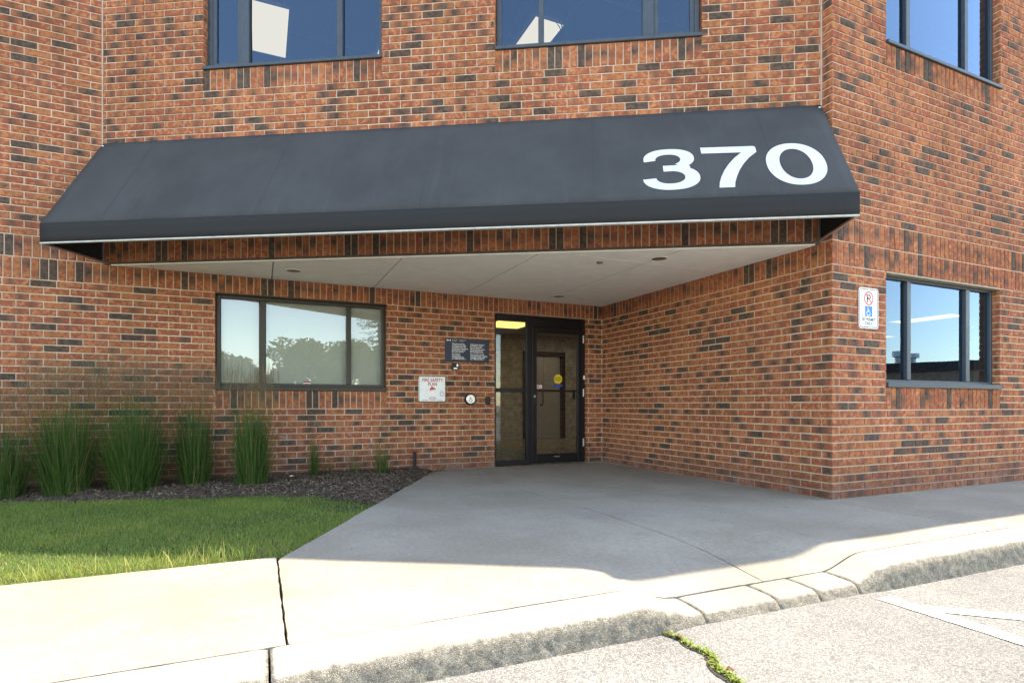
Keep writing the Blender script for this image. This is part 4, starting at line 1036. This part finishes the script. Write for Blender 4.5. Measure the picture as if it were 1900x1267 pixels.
# ------------------------------------------------------------------ ornamental grasses
def clump(x, y, rad, h, n, label, seeds=True, spread=.17, dryf=.06, low=110):
    z0 = .035; t = empty('ornamental_grass', label, 'grass plant', 'ornamental grasses along the wall')
    t.location = (x, y, z0)
    a = rng.uniform(0, 2*np.pi, n); r = rad*.55*np.sqrt(rng.uniform(0,1,n)); bx, by = r*np.cos(a), r*np.sin(a)*.8
    hh = h*rng.uniform(.38,1.0,n)**.8*(1-.20*(r/rad)); ln = spread*np.abs(rng.normal(.9,.7,n))*(.35+1.4*r/rad); ln = np.where(rng.uniform(0,1,n) < .07, ln*2.3, ln)
    hue = np.clip(rng.normal(.45,.25,n),0,1); dr_ = np.where(rng.uniform(0,1,n) < dryf, rng.uniform(.4,1,n), rng.uniform(0,.12,n))
    blades_mesh('blades', np.stack([bx,by,0*bx-.03],1), hh, rng.uniform(.0035,.0075,n), ln, a+rng.normal(0,.5,n), np.stack([hue,dr_,0*hue],1), M['reed'], 5, .6, t)
    m = low; a = rng.uniform(0, 2*np.pi, m); r = rad*.5*np.sqrt(rng.uniform(.3,1,m))
    if m: blades_mesh('arching_leaves', np.stack([r*np.cos(a),r*np.sin(a),0*r-.02],1), h*rng.uniform(.18,.46,m), rng.uniform(.005,.009,m), h*rng.uniform(.12,.42,m), a+rng.normal(0,.4,m), np.stack([rng.uniform(.2,.9,m), np.where(rng.uniform(0,1,m)<.15,.9,0), 0*r],1), M['reed'], 5, .75, t)
    if seeds:
        m = int(n*.6); a = rng.uniform(0, 2*np.pi, m); r = rad*1.05*np.sqrt(rng.uniform(0,1,m)); zz = h*rng.uniform(.66,.98,m)
        bx, by = r*np.cos(a), r*np.sin(a)*.8
        k = 3; B = np.repeat(np.stack([bx,by,zz],1), k, axis=0); B[:,2] += rng.uniform(0,.16,m*k)*h
        blades_mesh('seed_heads', B, rng.uniform(.05,.14,m*k)*h/.9, rng.uniform(.0014,.0028,m*k), rng.uniform(.005,.05,m*k), rng.uniform(0,6.28,m*k), np.stack([rng.uniform(0,1,m*k),rng.uniform(0,.5,m*k),0*B[:,0]],1), M['wisp'], 2, .4, t)
    return t
big = 'tall dense green ornamental grass clump in front of plain brick wall'
clump(-7.32, -.50, .30, 1.02, 800, big, spread=.2); clump(-6.95, -.62, .27, .90, 640, big, spread=.22, dryf=.12)
clump(-6.48, -.60, .34, 1.12, 1100, big, spread=.19, dryf=.10, low=170); clump(-5.92, -.66, .36, 1.16, 1150, big, spread=.23, low=190)
clump(-5.40, -.56, .24, 1.12, 640, 'narrow upright grass clump beside the bronze window edge', spread=.13)
clump(-4.86, -.80, .26, 1.10, 720, 'bushy upright grass clump in front of the bronze window', spread=.13)
clump(-4.20, -.27, .09, .62, 90, 'thin wispy young grass tuft under the middle of the window', spread=.05, low=14)
clump(-3.42, -.42, .13, .58, 120, 'sparse grass tuft with dry base near the black pipe', spread=.12, dryf=.3, low=26)
clump(-3.72, -.25, .08, .40, 40, 'few short dry grass stems against the wall', False, .10, .5, 14)
clump(-4.02, -.14, .07, .34, 36, 'few short dry grass stems against the wall', False, .10, .5, 10)
# black pipe
pp = empty('vent_pipe', 'short black capped pipe standing in mulch against the wall', 'pipe'); pp.location = (-2.93, -.06, 0)
mb = MB(); mb.tube([(0,0,-.05),(0,0,.235)], .019, 14); mb.build('pipe', M['black'], pp)
mb = MB(); mb.tube([(0,0,.215),(0,0,.248),(0,0,.255)], [.024,.024,.018], 14); mb.build('cap', M['black'], pp)
mb = MB(); mb.tube([(0,0,.05),(0,0,.07)], [.023,.023], 14); mb.build('collar', M['black'], pp)
# scraps of paper in the bed
for (x, y, lab) in ((-4.45,-.38,'white paper scrap beside grass clump under the window'),(-4.55,-1.12,'white paper scrap at the edge of the lawn')):
    mb = MB(); mb.add([(-.03,-.02,.0),(.025,-.025,.012),(.035,.018,.004),(.0,.004,.022),(-.025,.02,.006)], [(0,1,3),(1,2,3),(2,4,3),(4,0,3)]); o = mb.build('paper_scrap', M['litter']); o.location = (x, y, .045 if y > -1 else .01); tag(o, lab, 'litter')

# ------------------------------------------------------------------ crack with weeds in the asphalt
mb = MB(); r = random.Random(21); vs = []; pth = []
for i in range(46):
    t = i/45; x = -3.17+.035*math.sin(t*9)+.012*math.sin(t*31)-.05*t; y = -5.335-.95*t; pth.append((x, y))
    w = .011+.008*r.random()+(.014 if .25 < t < .5 else 0); vs += [(x-w, y, az(x)+.004), (x+w, y, az(x)+.004)]
mb.add(vs, [(2*i,2*i+1,2*i+3,2*i+2) for i in range(45)]); tag(mb.build('asphalt_crack', M['crack']), kind='structure')
wd = empty('weeds', 'low bright green weeds growing along the asphalt crack by the kerb', 'weeds'); VW = []; FW = []; BW = []
for i in range(1000):
    t = r.random()**1.0; t = min(.999, t*.74); k = int(t*45); x, y = pth[k]; x += r.gauss(0,.010)+.008; y += r.uniform(-.02,.02); z = az(x)+.004+abs(r.gauss(0,.008)); a = r.uniform(0,6.28); l = r.uniform(.005,.012); w = l*.45; u = r.uniform(-.3,.8)
    c, s = math.cos(a), math.sin(a); o = len(VW)
    for p, q in ((0,0),(l*.5,w),(l,0),(l*.5,-w)): VW.append((x+c*p-s*q, y+s*p+c*q, z+p*u))
    FW.append((o,o+1,o+2,o+3)); b = (r.random(), 1.0 if r.random() < .03 else 0, 0); BW += [b]*4
me = bpy.data.meshes.new('leaves'); me.from_pydata(VW, [], FW); me.materials.append(M['weed']); set_attr(me, BW, [(0,0,0)]*len(VW)); link('leaves', me, wd)
for (t, dx) in ((.08,.0),(.40,.035),(.56,.03),(.63,.02)):
    x, y = pth[int(t*45)]; x += dx; mb = MB(); n = 7
    ring = [(x+.014*math.cos(2*math.pi*k/n)*r.uniform(.8,1.1), y+.017*math.sin(2*math.pi*k/n), az(x)+.016+.006*math.sin(k*2.1)) for k in range(n)]
    mb.add(ring+[(x,y,az(x)+.009)], [(k,(k+1)%n,n) for k in range(n)]); mb.build('dry_leaf', plain('brown_leaf', (.17,.06,.035), .7, 0, .3, 60), wd)

# ------------------------------------------------------------------ across the car park: seen mirrored in the windows
def tree(name, loc, h, rad, trunk_h, label, seed, leaves=7500, group='trees across the car park'):
    r = random.Random(seed); g = np.random.default_rng(seed); t = empty(name, label, 'tree', group); t.location = loc
    mb = MB(); mb.tube([(0,0,-.1),(.05,0,trunk_h*.6),(.0,.08,trunk_h),(.1,.1,h*.72)], [rad*.075,rad*.06,rad*.05,.03], 9)
    lobes = []
    for k in range(17):
        a = r.uniform(0,6.28); el = r.uniform(-.35,1.0); q = rad*r.uniform(.35,.78); c = Vector((math.cos(a)*q*math.cos(el*.9), math.sin(a)*q*math.cos(el*.9), trunk_h+(h-trunk_h)*(.45+.42*el))); lobes.append((c, rad*r.uniform(.26,.46)))
        mb.tube([(0,0,trunk_h*r.uniform(.8,1.05)), (c.x*.5,c.y*.5,trunk_h+(c.z-trunk_h)*.6), tuple(c)], [rad*.03,rad*.018,.01], 5, False)
    mb.build('trunk', M['bark'], t, True)
    VL = []; FL = []; BL_ = []
    for k in range(leaves):
        c, q = lobes[r.randrange(len(lobes))]; d = Vector((r.gauss(0,1), r.gauss(0,1), r.gauss(0,1))).normalized(); p = c+d*q*r.random()**.4*Vector((1,1,.8)).length/1.62; s = r.uniform(.10,.24)
        u = Vector((r.gauss(0,1), r.gauss(0,1), r.gauss(0,.6))).normalized(); v = u.orthogonal().normalized(); o = len(VL)
        VL += [tuple(p-u*s), tuple(p+v*s*.55), tuple(p+u*s), tuple(p-v*s*.55)]; FL.append((o,o+1,o+2,o+3)); BL_ += [(r.random(), .5 if r.random() < .04 else 0, 0)]*4
    me = bpy.data.meshes.new('crown'); me.from_pydata(VL, [], FL); me.materials.append(M['leaf']); set_attr(me, BL_, [(0,0,0)]*len(VL)); link('crown', me, t)
def spruce(loc, h, rad, label, seed):
    r = random.Random(seed); t = empty('spruce_tree', label, 'tree'); t.location = loc
    mb = MB(); mb.tube([(0,0,-.1),(0,0,h*.5),(0,0,h)], [.24,.14,.02], 9); mb.build('trunk', M['bark'], t, True)
    VL = []; FL = []; BL_ = []
    for tier in range(26):
        z = .9+(h-1.2)*tier/26; rr = rad*(1-tier/27)**.9
        for b in range(11):
            a = r.uniform(0,6.28); ll = rr*r.uniform(.75,1.1); dr_ = r.uniform(.12,.3)
            for k in range(26):
                q = ll*(k+1)/26; p = Vector((math.cos(a)*q, math.sin(a)*q, z-dr_*q+.12*(q/ll)**3*ll)); s = r.uniform(.12,.26)*(1.1-.5*k/26)
                d = Vector((math.cos(a)+r.gauss(0,.7), math.sin(a)+r.gauss(0,.7), r.gauss(-.25,.3))).normalized(); v = d.orthogonal().normalized()*s*.22; o = len(VL)
                VL += [tuple(p), tuple(p+d*s*.6+v), tuple(p+d*s), tuple(p+d*s*.6-v)]; FL.append((o,o+1,o+2,o+3)); BL_ += [(r.random(), 0, 0)]*4
    me = bpy.data.meshes.new('crown'); me.from_pydata(VL, [], FL); me.materials.append(M['needle']); set_attr(me, BL_, [(0,0,0)]*len(VL)); link('crown', me, t)
GZ = -.19
tree('maple_tree', (-7.0,-39.0,GZ), 4.7, 2.3, .7, 'rounded maple alone at the edge of the far verge', 1)
tree('maple_tree', (-2.0,-40.0,GZ), 6.0, 2.9, .8, 'broad maple between the lone maple and the spruce', 2)
tree('maple_tree', (2.0,-43.0,GZ), 6.3, 3.0, .8, 'maple behind the spruce', 3)
tree('maple_tree', (6.6,-44.0,GZ), 6.8, 3.2, .9, 'maple farther along the verge past the spruce', 9)
spruce((2.1,-28.0,GZ), 9.5, 3.4, 'tall blue green spruce with drooping boughs', 4)
tree('maple_tree', (58,-22,GZ), 7.6, 4.2, 1.8, 'maple at the far end of the low brown building', 5)
tree('maple_tree', (26,-28,GZ), 5.0, 2.6, 1.3, 'small maple at the near end of the low brown building', 6)
tree('maple_tree', (45,-36,GZ), 6.0, 3.4, 1.5, 'maple whose top shows above the low flat roof', 8)
# low building
ob = empty('low_building', 'long low brown brick building with dark flat roof edge across the car park', 'building')
ob.location = (37.5,-22.5,GZ); ob.rotation_euler = (0,0,R_(65.9))
# local: x along the facade, +y toward the office
mb = MB(); mb.box(-9, 9.5, -9, 0, 0, 3.3); mb.build('wall', M['far_brick'], ob)
mb = MB(); mb.box(-9.2, 9.7, -9.2, .18, 3.302, 3.95); rf = mb.build('roof', M['roofing'], ob)
for (x, q, hh) in ((-3.2,.36,1.0),(-2.4,.36,.75)):
    mb = MB(); mb.tube([(x,-2,3.95),(x,-2,3.95+hh*.55),(x,-2,3.95+hh*.6),(x,-2,3.95+hh)], [q*.6,q*.6,q*1.15,q*1.1], 14); mb.build('roof_vent', M['steel'], rf)
for x in (-6.8,-4.6,3.2,5.6,7.8):
    f_ = MB(); f_.box(x, x+1.2, .002, .06, 1.0, 2.2); w_ = f_.build('window', M['roofing'], ob); g_ = MB(); g_.box(x+.07, x+1.13, .062, .066, 1.07, 2.13); g_.build('pane', M['glass_office'], w_)
mb = MB(); mb.box(.2, 1.25, .002, .05, .02, 2.15); mb.build('door', M['roofing'], ob)
# verge under the far trees
mb = MB(); mb.box(-30, 22, -70, -37.5, GZ-.05, GZ+.06); tag(mb.build('verge', M['turf']), kind='structure')
